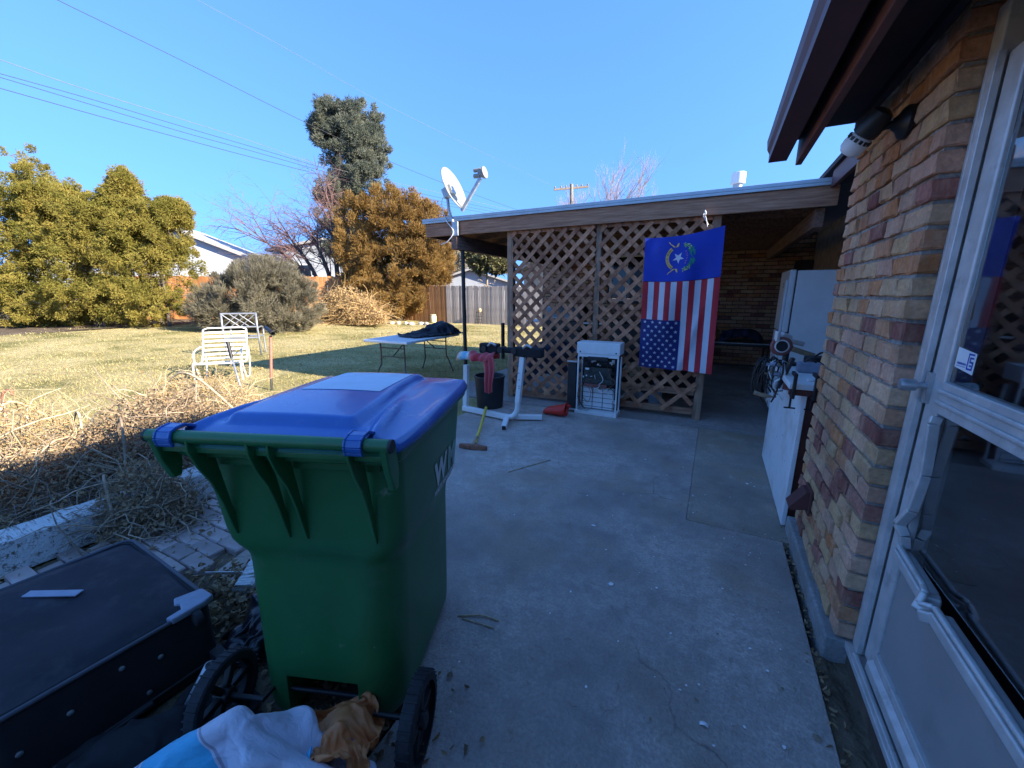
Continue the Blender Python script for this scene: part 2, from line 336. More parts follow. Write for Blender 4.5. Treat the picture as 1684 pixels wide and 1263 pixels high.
CONC = concrete('patio_concrete', (.66,.565,.505), (.50,.42,.36), .50)
CONC2 = concrete('patched_concrete', (.60,.51,.42), (.58,.46,.33), .54, 5.)
CONC3 = concrete('floor_concrete', (.50,.45,.42), (.39,.34,.31), .6, 9.)  # slightly darker concrete for the floor beyond the seam
SOIL = mat('soil', (.085,.062,.045), .95, scale=3, col2=(.19,.145,.10), bump=.02, bscale=40, spec=.1)
def lawn_mat():
    m = bpy.data.materials.new('dormant_lawn'); m.use_nodes = True; t = m.node_tree; N = t.nodes.new; L = t.links.new; b = t.nodes['Principled BSDF']
    tc = N('ShaderNodeTexCoord')
    def noise(sc, det=8):
        n = N('ShaderNodeTexNoise'); n.inputs['Scale'].default_value = sc; n.inputs['Detail'].default_value = det; n.inputs['Roughness'].default_value = .65; L(tc.outputs['Object'], n.inputs['Vector']); return n.outputs['Fac']
    r = N('ShaderNodeValToRGB'); e = r.color_ramp.elements; e[0].position = .38; e[0].color = (.20,.185,.068,1); e[1].position = .60; e[1].color = (.50,.41,.205,1); x = e.new(.48); x.color = (.38,.32,.14,1)
    L(noise(.55), r.inputs[0])
    r2 = N('ShaderNodeMapRange'); r2.inputs[1].default_value = .3; r2.inputs[2].default_value = .7; r2.inputs[3].default_value = .55; r2.inputs[4].default_value = 1.35; L(noise(18), r2.inputs[0])
    mx = N('ShaderNodeMixRGB'); mx.blend_type = 'MULTIPLY'; mx.inputs[0].default_value = 1; L(r.outputs[0], mx.inputs[1]); L(r2.outputs[0], mx.inputs[2])
    L(mx.outputs[0], b.inputs['Base Color']); b.inputs['Roughness'].default_value = .95; b.inputs['Specular IOR Level'].default_value = .1
    bp = N('ShaderNodeBump'); bp.inputs['Distance'].default_value = .05; L(noise(30), bp.inputs['Height']); L(bp.outputs[0], b.inputs['Normal'])
    return m
LAWN = lawn_mat()
# wide ground sheet
mb = MB(); mb.grid(lambda u, v: ((u-.5)*1400-100, (v-.5)*1400+200, -.10), 8, 8)
tag(mb.build('ground', SOIL), 'bare earth under and beyond the yard', 'ground', kind='structure')
XL, XR, YL, YH = -32., -2.3, -14., 21.
mb = MB(); mb.grid(lambda u, v: (XL+(XR-XL)*u, YL+(YH-YL)*v, terr(XL+(XR-XL)*u, YL+(YH-YL)*v)), 150, 150)
tag(mb.build('lawn', LAWN, smooth=True), 'golden dormant lawn behind the patio', 'lawn', kind='structure')
# bed soil beyond the timber
mb = MB(); mb.grid(lambda u, v: (-5.5+1.95*u, -3+5.7*v, terr(-5.5+1.95*u, -3+5.7*v)+.012+.03*math.sin(9*u)*math.sin(14*v)*math.sin(math.pi*u)), 30, 50)
tag(mb.build('planting_bed', SOIL, smooth=True), 'dry soil bed behind the white timber', 'bed', kind='structure')
mb = MB(); mb.grid(lambda u, v: (-31+11*u, -13+33*v, terr(-31+11*u, -13+33*v)+.015+.02*math.sin(30*u)*math.sin(40*v)), 30, 60)
tag(mb.build('back_bed', SOIL, smooth=True), 'bare soil under the hedge at the back', 'bed', kind='structure')
def slab(name, x0, y0, x1, y1, m, label, top=0.0):
    mb = MB(); mb.bb((x0, y0, -.09), (x1, y1, top)); o = mb.build(name, m, bevel=.0025)
    return tag(o, label, 'patio', kind='structure')
mb = MB(); mb.prism([(x, y, -.09) for x, y in ((-.88, -3), (.515, -3), (.515, 2.69), (-.036, 2.69), (-.036, 4.80), (-2.75, 4.80), (-2.75, 2.4), (-2.32, .95), (-.88, .95))], (0, 0, 0), (0, 0, .09)); tag(mb.build('patio_slab', CONC, bevel=.005), 'large stained concrete patio slab beside the cart', 'patio', kind='structure')
mb = MB(); mb.grid(lambda u, v: (-2.34+1.45*u, -3+3.94*v, -.004-.004*math.sin(25*u)*math.sin(40*v)), 30, 60)
tag(mb.build('dirt_strip', SOIL, smooth=True), 'dark soil strip under the suitcase and cart', 'soil', kind='structure')
mb = MB(); mb.grid(lambda u, v: (.517+.12*u, -3+4.83*v, -.012+.006*math.sin(9*u+31*v)), 6, 80)
tag(mb.build('dirt_strip', SOIL, smooth=True), 'dirt filled gap between the patio and door sill', 'soil', kind='structure')
slab('patio_slab', -.0348, 2.6912, 1.53, 4.80, CONC2, 'tan patched concrete slab beside the white cabinet', .001)
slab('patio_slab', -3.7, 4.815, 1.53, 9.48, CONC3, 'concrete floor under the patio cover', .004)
# grass blades
def grass():
    n = 90000
    x = -3.7-np.abs(NP.exponential(6.0, n)); y = NP.uniform(-1.5, 15.5, n)
    keep = (x > -22) & ~((x > -5.4) & (y < 2.6)); x = x[keep]; y = y[keep]; n = len(x)
    z = np.array([terr(a, b) for a, b in zip(x, y)])
    tuft = (np.sin(x*3.1+y*1.7)+np.sin(y*4.3-x*2.2)+NP.normal(0, .6, n))
    h = np.clip(NP.normal(.028, .01, n)+.008*tuft, .012, .07); a = NP.uniform(0, 6.283, n); wd = NP.uniform(.003, .007, n)*(1+.1*np.abs(x+3))
    lx = NP.normal(0, .6, n)*h; ly = NP.normal(0, .6, n)*h
    V = np.empty((n, 3, 3)); cx, sy = np.cos(a)*wd, np.sin(a)*wd
    V[:, 0] = np.stack([x-cx, y-sy, z-.004], 1); V[:, 1] = np.stack([x+cx, y+sy, z-.004], 1); V[:, 2] = np.stack([x+lx, y+ly, z+h], 1)
    o = npmesh('grass', V.reshape(-1, 3), np.arange(n*3).reshape(-1, 3), mat('grass_blade', (.34,.285,.12), .85, scale=.6, col2=(.48,.39,.185), rnd='island', trans=.3, spec=.2))
    tag(o, 'short dry golden grass of the lawn', 'grass', kind='stuff')
grass()

# ================================================================ house
house = thing('brick_house', 'low brick house with brown eaves and storm door', 'house', (1.2, 2.0, 0))
def brick_meshes(L, Wd, Hh, n, tag_, mat_):
    out = []
    for k in range(n):
        bm = bmesh.new(); bmesh.ops.create_cube(bm, size=1)
        for v in bm.verts: v.co.x *= Wd; v.co.y *= L; v.co.z *= Hh
        bmesh.ops.subdivide_edges(bm, edges=[e for e in bm.edges if abs((e.verts[0].co-e.verts[1].co).y) > .05], cuts=2)
        bmesh.ops.bevel(bm, geom=[e for e in bm.edges if e.calc_face_angle(0) > .5], offset=.006, segments=1, affect='EDGES', profile=.5)
        for v in bm.verts: v.co += Vector((R.uniform(-.004, .004), R.uniform(-.004, .004), R.uniform(-.003, .003)))
        me = bpy.data.meshes.new(tag_); bm.to_mesh(me); bm.free(); me.materials.append(mat_); out.append(me)
    return out
BRM = brick_meshes(.2, .1, .0635, 7, 'brick', BRICK)
PX, PY0, PY1, PZ0 = .58, 1.84, 2.86, .10; CO = .0768
mb = MB(); mb.bb((PX+.014, PY0+.014, .09), (PX+.40, PY1-.011, 2.42)); pier = mb.build('brick_pier', MORTAR, house, world=True); pier['label'] = 'mottled tan and maroon brick pier'
def put_brick(me, c, sl, rz, par):
    o = bpy.data.objects.new('brick', me); COL.objects.link(o); o.parent = par
    o.location = world_matrix(par).inverted() @ Vector(c); o.rotation_euler = (R.uniform(-.006, .006), R.uniform(-.006, .006), rz+R.uniform(-.006, .006)); o.scale = (1, sl, 1); return o
rows = 30
for r in range(rows):
    z = PZ0+CO*(r+.5); odd = r % 2
    y = PY0; segs = []
    if odd: segs.append((y, y+.2)); y += .21
    else: segs.append((y, y+.1)); y += .11
    while y < PY1-.02:
        L_ = min(.150+R.uniform(-.014, .018), PY1-y)
        if PY1-(y+L_) < .05: L_ = PY1-y
        segs.append((y, y+L_)); y += L_+.0125
    for i, (a, b) in enumerate(segs):
        dx = R.uniform(-.006, .004)
        if i == 0 and not odd:      # corner stretcher lies along x
            put_brick(R.choice(BRM), (PX+.1+dx, PY0+.05, z), 1.0, math.pi/2, pier)
        else:
            put_brick(R.choice(BRM), (PX+.05+dx, (a+b)/2, z), (b-a)/.2, 0 if R.random() < .5 else math.pi, pier)
    if odd: put_brick(R.choice(BRM), (PX+.155, PY0+.052, z), .45, math.pi/2, pier)
# plinth
mb = MB(); mb.bb((.546, PY0-.012, -.09), (.97, PY1+.01, .098)); mb.build('plinth', concrete('plinth_concrete', (.46,.46,.46), (.36,.34,.3), .65, 3.), house, world=True, bevel=.012, seg=3)
# walls (the parts out of the view keep the place closed)
BRICKPL = mat('plain_brickwork', (.30,.20,.13), .9, scale=9, var=.3)
mb = MB(); mb.bb((.80, -8, -.05), (1.0, .78, 2.42)); mb.bb((.80, 1.845, -.05), (.99, 1.85, 2.42)); mb.bb((.80, .78, 2.16), (1.0, 1.84, 2.42)); mb.build('wall', BRICKPL, house, world=True)
mb = MB(); mb.bb((1.55, 2.86, -.05), (1.75, 9.72, 2.62)); mb.bb((.99, 2.70, -.05), (1.75, 2.855, 2.6)); mb.build('wall', BRICKPL, house, world=True)
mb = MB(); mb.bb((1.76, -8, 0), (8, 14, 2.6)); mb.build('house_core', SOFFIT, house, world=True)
# back wall under the patio cover
BY = 9.5
mb = MB(); WX0, WX1, WZ0, WZ1 = -2.27, -1.5, 1.33, 2.36
for a, b in (((-3.95, BY+.012, -.05), (WX0, BY+.25, 2.62)), ((WX1, BY+.012, -.05), (1.54, BY+.25, 2.62)), ((WX0, BY+.012, -.05), (WX1, BY+.25, WZ0)), ((WX0, BY+.012, WZ1), (WX1, BY+.25, 2.62))): mb.bb(a, b)
bwall = mb.build('back_wall', mat('dark_mortar', (.075,.065,.055), .95, scale=30, var=.3), house, world=True)
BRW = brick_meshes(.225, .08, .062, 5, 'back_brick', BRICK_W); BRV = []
far = MB(); cnt = 0
for r in range(33):
    z = .04+.0768*(r+.5); x = -3.95+(.118 if r % 2 else 0)
    if z > 2.58: break
    while x < 1.5:
        L_ = min(.225, 1.54-x); cx = x+L_/2
        if not (WX0-.03 < cx+L_/2 and cx-L_/2 < WX1+.03 and WZ0-.03 < z+.033 and z-.033 < WZ1+.03) and L_ > .05:
            c = (cx, BY+.04+R.uniform(-.004, .003), z)
            if x > -.32 and z > .6 and cnt < 300: put_brick(R.choice(BRW), c, L_/.225, math.pi/2, bwall); cnt += 1
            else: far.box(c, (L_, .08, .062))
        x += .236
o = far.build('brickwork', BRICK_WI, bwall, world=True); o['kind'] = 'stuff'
mb = MB(); fw = .05
for a, b in (((WX0, BY-.01, WZ0), (WX0+fw, BY+.1, WZ1)), ((WX1-fw, BY-.01, WZ0), (WX1, BY+.1, WZ1)), ((WX0+fw, BY-.01, WZ0), (WX1-fw, BY+.1, WZ0+fw)), ((WX0+fw, BY-.01, WZ1-fw), (WX1-fw, BY+.1, WZ1))): mb.bb(a, b)
win = mb.build('window', WHITE, house, world=True, bevel=.004)
mb = MB(); mb.bb((WX0+fw+.002, BY+.05, WZ0+fw+.002), (WX1-fw-.002, BY+.056, WZ1-fw-.002)); mb.build('pane', GLASSD, win, world=True)
mb = MB(); mb.bb((WX0+.36, BY+.02, WZ0+fw), (WX0+.39, BY+.048, WZ1-fw)); mb.build('mullion', WHITE, win, world=True)
mb = MB(); mb.bb((1.25, 9.40, 0), (1.545, 9.455, 2.1)); mb.build('dark_panel', SOFFIT, house, world=True)  # plain dark upright panel at the right end of the back wall

# roof of the near wing with gutter
GY = 2.90
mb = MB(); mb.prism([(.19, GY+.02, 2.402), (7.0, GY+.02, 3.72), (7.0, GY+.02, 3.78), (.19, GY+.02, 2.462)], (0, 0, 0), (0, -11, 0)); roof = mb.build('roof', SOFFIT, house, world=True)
prof = [(.165,2.345),(.170,2.30),(.183,2.275),(.183,2.232),(.272,2.232),(.272,2.345),(.262,2.345),(.262,2.24),(.193,2.24),(.193,2.28),(.178,2.305),(.175,2.345)]
mb = MB(); mb.prism([(x, GY, z) for x, z in prof], (0, GY, 0), (0, -8, 0)); mb.build('gutter', BROWN, roof, world=True)
mb = MB(); mb.bb((.315, -8, 2.20), (.345, GY-.004, 2.40)); mb.build('fascia', BROWNW, roof, world=True, bevel=.004)
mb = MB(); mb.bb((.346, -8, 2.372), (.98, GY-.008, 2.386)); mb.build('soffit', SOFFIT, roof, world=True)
mb = MB(); mb.bb((.274, -8, 2.33), (.3145, GY-.006, 2.398)); mb.build('gutter_board', SOFFIT, roof, world=True)
# trim between soffit and wall
mb = MB(); mb.bb((.548, PY0-3.5, 2.335), (.576, PY1, 2.371)); mb.build('frieze_board', SOFFIT, roof, world=True)
# roof of the far wing
mb = MB(); mb.bb((.85, GY+.04, 2.47), (.885, 4.97, 2.62)); mb.build('far_fascia', BROWN, roof, world=True, bevel=.004)
mb = MB(); mb.bb((.886, GY+.04, 2.50), (1.6, 4.97, 2.515)); mb.build('far_soffit', SOFFIT, roof, world=True)
mb = MB(); mb.prism([(.82, GY+.03, 2.625), (7.0, GY+.03, 3.70), (7.0, GY+.03, 3.76), (.82, GY+.03, 2.67)], (0, 0, 0), (0, 9, 0)); mb.build('far_roof_slope', SOFFIT, roof, world=True)

# storm door
DX = .65
door = MB().bb((DX-.012, 1.775, .10), (DX+.15, 1.838, 2.30)).build('storm_door', ALU, house, world=True, bevel=.006)
door['label'] = 'worn aluminium storm door with dark glass'
mb = MB(); mb.bb((DX-.022, 1.752, .12), (DX-.002, 1.79, 2.16)); mb.bb((DX-.018, 1.80, .12), (DX-.0125, 1.812, 2.16)); mb.build('jamb_strip', ALU, door, world=True, bevel=.004)
mb = MB(); mb.bb((DX, 1.665, .13), (DX+.03, 1.749, 2.15)); mb.build('stile', ALU, door, world=True, bevel=.006)
mb = MB(); mb.bb((DX, .86, .13), (DX+.03, .94, 2.15)); mb.build('stile', ALU, door, world=True, bevel=.006)
mb = MB(); mb.bb((DX-.004, .942, 1.135), (DX+.034, 1.663, 1.235)); mb.bb((DX-.013, .942, 1.165), (DX-.0045, 1.663, 1.178)); mb.bb((DX-.013, .942, 1.20), (DX-.0045, 1.663, 1.213)); mb.build('middle_rail', ALU, door, world=True, bevel=.004)
mb = MB()
# bent pane frame of the lower light
pts = [(DX+.0, 1.655, 1.125), (DX-.005, 1.652, 1.10), (DX+.004, 1.647, .93), (DX-.004, 1.652, .80), (DX-.02, 1.672, .735), (DX-.004, 1.66, .70), (DX+.002, 1.655, .66)]
for a, b in zip(pts[:-1], pts[1:]): mb.bar(a, b, .022, .03, up=(1, 0, 0))
mb.build('bent_frame', ALU, door, world=True, bevel=.004)
mb = MB(); pts = [(DX+.0, 1.665, .635), (DX-.004, 1.45, .625), (DX-.016, 1.41, .63), (DX-.03, 1.395, .60), (DX-.006, 1.37, .615), (DX-.002, .942, .60)]
for a, b in zip(pts[:-1], pts[1:]): mb.bar(a, b, .05, .034, up=(0, 0, 1)); mb.bar(Vector(a)+Vector((-.014, 0, .030)), Vector(b)+Vector((-.014, 0, .030)), .018, .014)
mb.build('lower_rail', ALU, door, world=True, bevel=.006)
mb = MB(); mb.bb((DX+.010, .945, .22), (DX+.018, 1.662, .60)); mb.build('kick_panel', ALUP, door, world=True)
mb = MB(); mb.bb((DX-.004, .942, .13), (DX+.034, 1.663, .218)); mb.prism([(DX-.004, .942, .19), (DX-.022, .942, .175), (DX-.022, .942, .14), (DX-.004, .942, .135)], (0, 0, 0), (0, .72, 0)); mb.build('bottom_rail', ALU, door, world=True, bevel=.003)
mb = MB(); mb.bb((DX-.035, .80, .072), (DX+.15, 1.838, .098)); mb.bb((DX-.03, .80, .0985), (DX-.015, 1.76, .118)); mb.build('sill', ALU, door, world=True, bevel=.003)
mb = MB(); mb.bb((DX-.022, .78, -.05), (DX+.15, 1.835, .071)); mb.build('threshold', mat('dirty_threshold', (.10,.07,.05), .95, scale=6, var=.4, bump=.01), house, world=True)
def glass_mat():
    m = bpy.data.materials.new('door_glass'); m.use_nodes = True; b = m.node_tree.nodes['Principled BSDF']; t = m.node_tree
    b.inputs['Base Color'].default_value = (.75,.78,.8,1); b.inputs['Transmission Weight'].default_value = 1; b.inputs['Roughness'].default_value = .02; b.inputs['IOR'].default_value = 1.5
    n = t.nodes.new('ShaderNodeTexNoise'); n.inputs['Scale'].default_value = 3.5; bp = t.nodes.new('ShaderNodeBump'); bp.inputs['Distance'].default_value = .0005; tc = t.nodes.new('ShaderNodeTexCoord')
    t.links.new(tc.outputs['Object'], n.inputs['Vector']); t.links.new(n.outputs['Fac'], bp.inputs['Height']); t.links.new(bp.outputs[0], b.inputs['Normal']); return m
GLASS = glass_mat()
mb = MB(); mb.bb((DX+.012, .945, 1.237), (DX+.016, 1.663, 2.145)); up = mb.build('upper_glass', GLASS, door, world=True)
mb = MB(); mb.bb((DX+.014, .945, .662), (DX+.018, 1.64, 1.133)); mb.build('lower_glass', GLASS, door, world=True)
INNER = mat('dark_red_door', (.06,.022,.02), .5, scale=4, var=.35, stretch=(1,6,.8))
mb = MB(); mb.bb((.76, .80, .10), (.79, 1.83, 2.15)); mb.build('inner_door', INNER, door, world=True)
mb = MB(); mb.lathe([(.010, 0), (.010, .022), (.019, .026), (.021, .058), (.017, .066)], 18, (DX-.012, 1.735, 1.205), Matrix.Rotation(-math.pi/2, 3, 'Y')); mb.bb((DX-.012, 1.722, 1.15), (DX+.0, 1.748, 1.25)); mb.build('handle', STEEL, door, world=True, smooth='auto')
st = MB(); stx = DX+.0105
st.add([(stx, 1.655, 1.285), (stx, 1.555, 1.275), (stx, 1.555, 1.335), (stx, 1.655, 1.345)], [(0, 1, 2, 3)]); stk = st.build('sticker', WHITEP, door, world=True)
mb = MB(); s2 = stx-.0008
def sq(y0, z0, y1, z1): mb.add([(s2, y0, z0), (s2, y1, z0), (s2, y1, z1), (s2, y0, z1)], [(0, 1, 2, 3)])
for k in range(11): sq(1.644-.0045*k, 1.296, 1.6415-.0045*k, 1.301+.002*(k % 2))
sq(1.646, 1.290, 1.598, 1.2915)
for (a, b, c, d) in ((1.592, 1.328, 1.563, 1.333), (1.592, 1.288, 1.587, 1.328), (1.592, 1.286, 1.563, 1.291), (1.568, 1.291, 1.563, 1.31), (1.582, 1.306, 1.563, 1.311), (1.582, 1.311, 1.577, 1.322), (1.582, 1.318, 1.563, 1.323), (1.580, 1.296, 1.570, 1.301)): sq(a, b, c, d)
mb.build('sticker_print', mat('blue_ink', (.02,.06,.4), .5, var=.05), door, world=True)
mb = MB(); mb.bb((.662, 1.8395, .10), (.70, 1.851, 2.36)); mb.build('brown_trim', BROWNW, house, world=True)

# flood light on the pier
lt = thing('flood_light', 'black swivel flood lamp with white bulb under the brown eave', 'lamp', (PX-.003, 2.17, 2.13))
ax = Vector((-.92, .05, -.12)).normalized(); m3 = ax.to_track_quat('Z', 'Y').to_matrix()
mx_ = Matrix.Rotation(-math.pi/2, 3, 'Y')
mb = MB(); mb.lathe([(.058, 0), (.058, .012), (.05, .022), (.030, .034), (.018, .05)], 24, (0, 0, 0), mx_); mb.build('base', BLACKM, lt, smooth='auto')
mb = MB(); mb.tube([(-.045, 0, 0), (-.085, .004, -.005)], .014, 10); mb.build('swivel', BLACKM, lt, smooth='auto')
dr = Vector((-.42, .42, -.62)).normalized(); m3 = dr.to_track_quat('Z', 'Y').to_matrix(); c0 = Vector((-.105, -.02, .012))
mb = MB(); mb.lathe([(.018, -.045), (.036, -.036), (.043, -.01), (.045, .025), (.043, .045), (.036, .05)], 20, c0, m3); mb.build('socket', BLACKM, lt, smooth='auto')
mb = MB(); mb.lathe([(.034, .051), (.040, .06), (.044, .082), (.042, .105), (.03, .12), (.01, .125)], 20, c0, m3); bulb = mb.build('bulb', WHITEP, lt, smooth='auto')
mb = MB()
for k in range(14):
    a = k*2*math.pi/14; p = c0+m3 @ Vector((.0415*math.cos(a), .0415*math.sin(a), .064)); mb.box(p, (.006, .011, .013), m3 @ Matrix.Rotation(a, 3, 'Z'))
mb.build('vent_slots', BLACK, bulb, world=False)
mb = None
# brown hood on the pier
hd = thing('vent_hood', 'small brown metal hood low on the brick pier', 'vent hood', (PX-.004, 2.56, .36))
mb = MB(); mb.prism([(0, -.055, .07), (-.03, -.055, .07), (-.10, -.055, -.035), (-.085, -.055, -.05), (0, -.055, -.03)], (0, 0, 0), (0, .11, 0)); mb.build('hood', BROWN, hd, bevel=.003)
mb = MB(); mb.bb((-.012, -.07, -.06), (.0, .07, .085)); mb.build('back_plate', BROWN, hd, bevel=.002)

# ================================================================ patio cover
pc = thing('patio_cover', 'weathered timber patio cover with lattice front and flat roof', 'patio cover', (-1.4, 5.1, 0))
mb = MB(); mb.bb((-3.98, 5.0, 2.318), (.93, 5.04, 2.498)); mb.build('fascia_beam', WOODX, pc, world=True, bevel=.004)
mb = MB(); mb.bb((-4.02, 4.975, 2.53), (.86, 9.6, 2.566)); mb.bb((-4.02, 4.975, 2.5), (.86, 4.995, 2.529)); mb.bb((-4.02, 4.996, 2.5), (-4.0, 9.6, 2.529)); mb.build('roof_sheet', FLASH, pc, world=True, bevel=.003)
mb = MB(); mb.bb((-3.98, 5.045, 2.462), (.93, 9.48, 2.497)); mb.build('roof_deck', DECK, pc, world=True)
mb = MB(); mb.bb((-3.98, 5.045, 2.318), (-3.94, 9.48, 2.46)); mb.build('side_fascia', WOODY, pc, world=True, bevel=.004)
for k in range(7):
    y = 5.55+.6*k; mb = MB(); mb.bb((-3.93, y, 2.322), (.84, y+.04, 2.46)); mb.build('joist', WOODY, pc, world=True, bevel=.003)
mb = MB(); mb.bb((-3.50, 4.96, 2.12), (-3.40, 9.45, 2.317)); mb.build('side_beam', WOODY, pc, world=True, bevel=.005)
mb = MB(); mb.bb((.78, 5.1, 2.14), (.86, 9.45, 2.318)); mb.build('ledger_beam', WOODY, pc, world=True, bevel=.005)
mb = MB(); mb.tube([(-3.44, 5.16, 0), (-3.44, 5.16, 2.12)], .03, 14); mb.build('steel_pole', BLACKM, pc, world=True, smooth='auto')
mb = MB(); mb.tube([(-3.44, 9.3, 0), (-3.44, 9.3, 2.12)], .03, 14); mb.build('steel_pole', BLACKM, pc, world=True, smooth='auto')
for x, wd in ((-2.61, .09), (-1.375, .07), (-.085, .09)):
    mb = MB(); mb.bb((x-wd/2, 5.085, 0.005), (x+wd/2, 5.085+wd, 2.4)); mb.build('post', WOODZ, pc, world=True, bevel=.005)
def lattice(x0, x1, z0, z1, seed, drop):
    RR = random.Random(seed); par = None
    mb = MB(); mb.bb((x0, 5.066, z1-.03), (x1, 5.084, z1+.01)); par = mb.build('lattice_panel', SLAT, pc, world=True)
    sp = .176; tilt = math.radians(45)
    for layer, sg in ((0, 1), (1, -1)):
        y = 5.05 if layer == 0 else 5.0602
        c = (x0 if sg > 0 else x1)
        k = -int((z1-z0)/sp)-1
        n = int((x1-x0+z1-z0)/sp)+2
        for i in range(n):
            # line x = xs + sg*(z - z0)
            xs = (x0-(z1-z0)+sp*(i+.4)) if sg > 0 else (x0+sp*(i+.4))
            pts = []
            za, zb = z0, z1; xa, xb = xs, xs+sg*(z1-z0)
            # clip in x
            def zat(x): return z0+(x-xs)*sg
            lo = max(z0, min(zat(x0), zat(x1))); hi = min(z1, max(zat(x0), zat(x1)))
            if hi-lo < .06: continue
            if lo < .9 and RR.random() < drop: 
                lo = lo+RR.uniform(.1, .6)*max(0, .9-lo)
                if hi-lo < .15: continue
            j = RR.uniform(-.012, .012)
            a = Vector((xs+sg*(lo-z0)+j, y, lo)); b = Vector((xs+sg*(hi-z0)+j+RR.uniform(-.008, .008), y+RR.uniform(-.002, .0), hi))
            mb = MB(); mb.bar(a, b, .009, .050, up=(0, 0, 1)); mb.build('slat', SLAT, par, world=True, recalc=False)
lattice(-2.565, -1.41, .10, 2.31, 3, .30)
lattice(-1.34, -.13, .10, 2.31, 4, .22)
mb = MB(); mb.bb((-1.33, 5.09, .06), (-.135, 5.13, .14)); mb.build('bottom_rail', WOODX, pc, world=True, bevel=.004)
mb = MB(); mb.bb((-1.33, 5.09, .30), (-.135, 5.12, .38)); mb.build('middle_rail', WOODX, pc, world=True, bevel=.004)
mb = MB(); mb.bb((-2.56, 5.09, .04), (-1.42, 5.13, .11)); mb.build('bottom_rail', WOODX, pc, world=True, bevel=.004)

# vent pipe on the roof
vp = thing('vent_pipe', 'short galvanised vent pipe with cap on the patio roof', 'vent pipe', (.09, 6.4, 2.566))
mb = MB(); mb.tube([(0, 0, 0), (0, 0, .36)], .055, 16); mb.build('pipe', STEEL, vp, smooth='auto')
mb = MB(); mb.lathe([(.085, .34), (.085, .47), (.08, .475)], 16); mb.build('cap', WHITEP, vp, smooth='auto')

# satellite dish
ds = thing('satellite_dish', 'grey satellite dish on bent mast at roof corner', 'satellite dish', (-3.42, 4.99, 2.33))
mb = MB(); mb.tube(cr([(0, -.02, 0), (-.045, -.02, .16), (-.10, -.02, .30), (-.12, -.02, .45), (-.12, -.02, .52)], 5), .022, 10); mb.build('mast', STEEL, ds, smooth='auto')
mb = MB(); mb.bb((-.05, -.045, -.03), (.05, -.012, .16)); mb.build('foot', STEEL, ds, bevel=.004)
dn = Vector((.90, .02, .40)).normalized(); up_ = Vector((0, 0, 1)); rt = dn.cross(up_).normalized(); u2 = rt.cross(dn)
ctr = Vector((.0, -.03, .60))
mb = MB()
def dpt(u, v):
    r = u; a = v*2*math.pi; x = .24*r*math.cos(a); y = .30*r*math.sin(a); return ctr+rt*x+u2*y+dn*(.07*r*r-.07)
mb.grid(dpt, 8, 36); mb.build('reflector', mat('dish_paint', (.24,.245,.225), .5, scale=7, var=.08, dirt=((.33,.27,.2), 5, .6, .8)), ds, smooth=True, solid=.012)
mb = MB(); mb.box(ctr-dn*.10, (.10, .13, .16), Matrix((rt, u2, dn)).transposed()); mb.tube([ctr-dn*.10, Vector((-.12, -.02, .50))], .035, 8); mb.build('bracket', STEEL, ds, bevel=.005)
lnb = ctr+dn*.42-u2*.10
a0 = ctr-u2*.33-dn*.02
mb = MB(); mb.bar(a0, lnb, .035, .045); mb.build('arm', STEEL, ds, bevel=.004)
mb = MB(); fdir = (ctr-lnb).normalized(); mb.bar(lnb-fdir*.06, lnb+fdir*.02+Vector((0, 0, .10)), .07, .06); mb.tube([lnb+Vector((0, 0, .03)), lnb+fdir*.10+Vector((0, 0, .05))], .03, 10); mb.tube([lnb+Vector((0, .0, .10)), lnb+fdir*.10+Vector((0, 0, .12))], .026, 10); mb.tube([lnb-fdir*.075+Vector((0, 0, .05)), lnb-fdir*.045+Vector((0, 0, .05))], .075, 16); mb.build('receiver', mat('receiver_grey', (.27,.27,.25), .5, var=.08), ds, bevel=.004)
mb = MB(); mb.tube(cr([ctr-dn*.12, (-.22, -.03, .44), (-.16, -.03, .2), (-.02, -.05, .03), (-.12, -.06, -.10), (-.24, -.06, -.14)], 6), .006, 6); mb.build('cable', WHITEP, ds)

# ================================================================ flags on the lattice
def cloth(u, v, w_, h_, ph=0.):      # local: x right, z up (0 at the top), y towards the viewer is negative
    sag = -.035*math.sin(math.pi*u)*(1-v)
    lean = -.0*v
    y = .026*math.sin(9*u+2.4*v+ph)*(.35+.65*v)+.014*math.sin(21*u-5*v+ph)*(.2+.8*v)+.024*math.sin(5*(u+v*1.1)+1)*v+.010*math.sin(13*(u+.8*v)+.6)*(1-u*.5)
    return Vector((u*w_, y, sag-v*h_))
def flag_cloth(u, v):                # v 0..1 over both flags: 0..0.31 blue flag, rest striped
    W = .80; Ht = 1.50
    p = cloth(u, v, W, Ht)
    p.x += .03*v; 
    p.z += .08*u*max(0, 1-v)**1.5+.02*v*(1-u)                 # upper right corner pulled up, as tied
    fold = math.exp(-((u-.85+.55*(v-.45))/.06)**2)*(1 if v > .35 else 0)*min(1, max(0, (v-.35)*3))
    p.y -= .03*fold
    return p
FB = mat('flag_blue', (.012,.045,.42), .7, scale=8, var=.08, trans=.15); FR = mat('flag_red', (.50,.022,.035), .7, scale=8, var=.08, trans=.15); FW = mat('flag_white', (.62,.63,.70), .7, scale=8, var=.05, trans=.15)
FN = mat('flag_navy', (.012,.02,.14), .7, scale=8, var=.1, trans=.1); FG = mat('flag_gold', (.72,.42,.13), .7, var=.08); FGR = mat('flag_green', (.02,.26,.14), .7, var=.2); FINK = mat('flag_ink', (.05,.03,.02), .7); FPINK = mat('flag_lettering', (.50,.22,.35), .7)
FL0 = Vector((-.80, 4.93, 2.115)); VS = .322
fl = thing('state_flag', 'blue state flag with gold scroll and star hung sideways on lattice', 'flag', FL0)
us = thing('striped_flag', 'star-spangled flag hung with its canton at lower left', 'flag', FL0+Vector((0, 0, -VS*1.50)))
OFF = Vector((0, 0, VS*1.50))
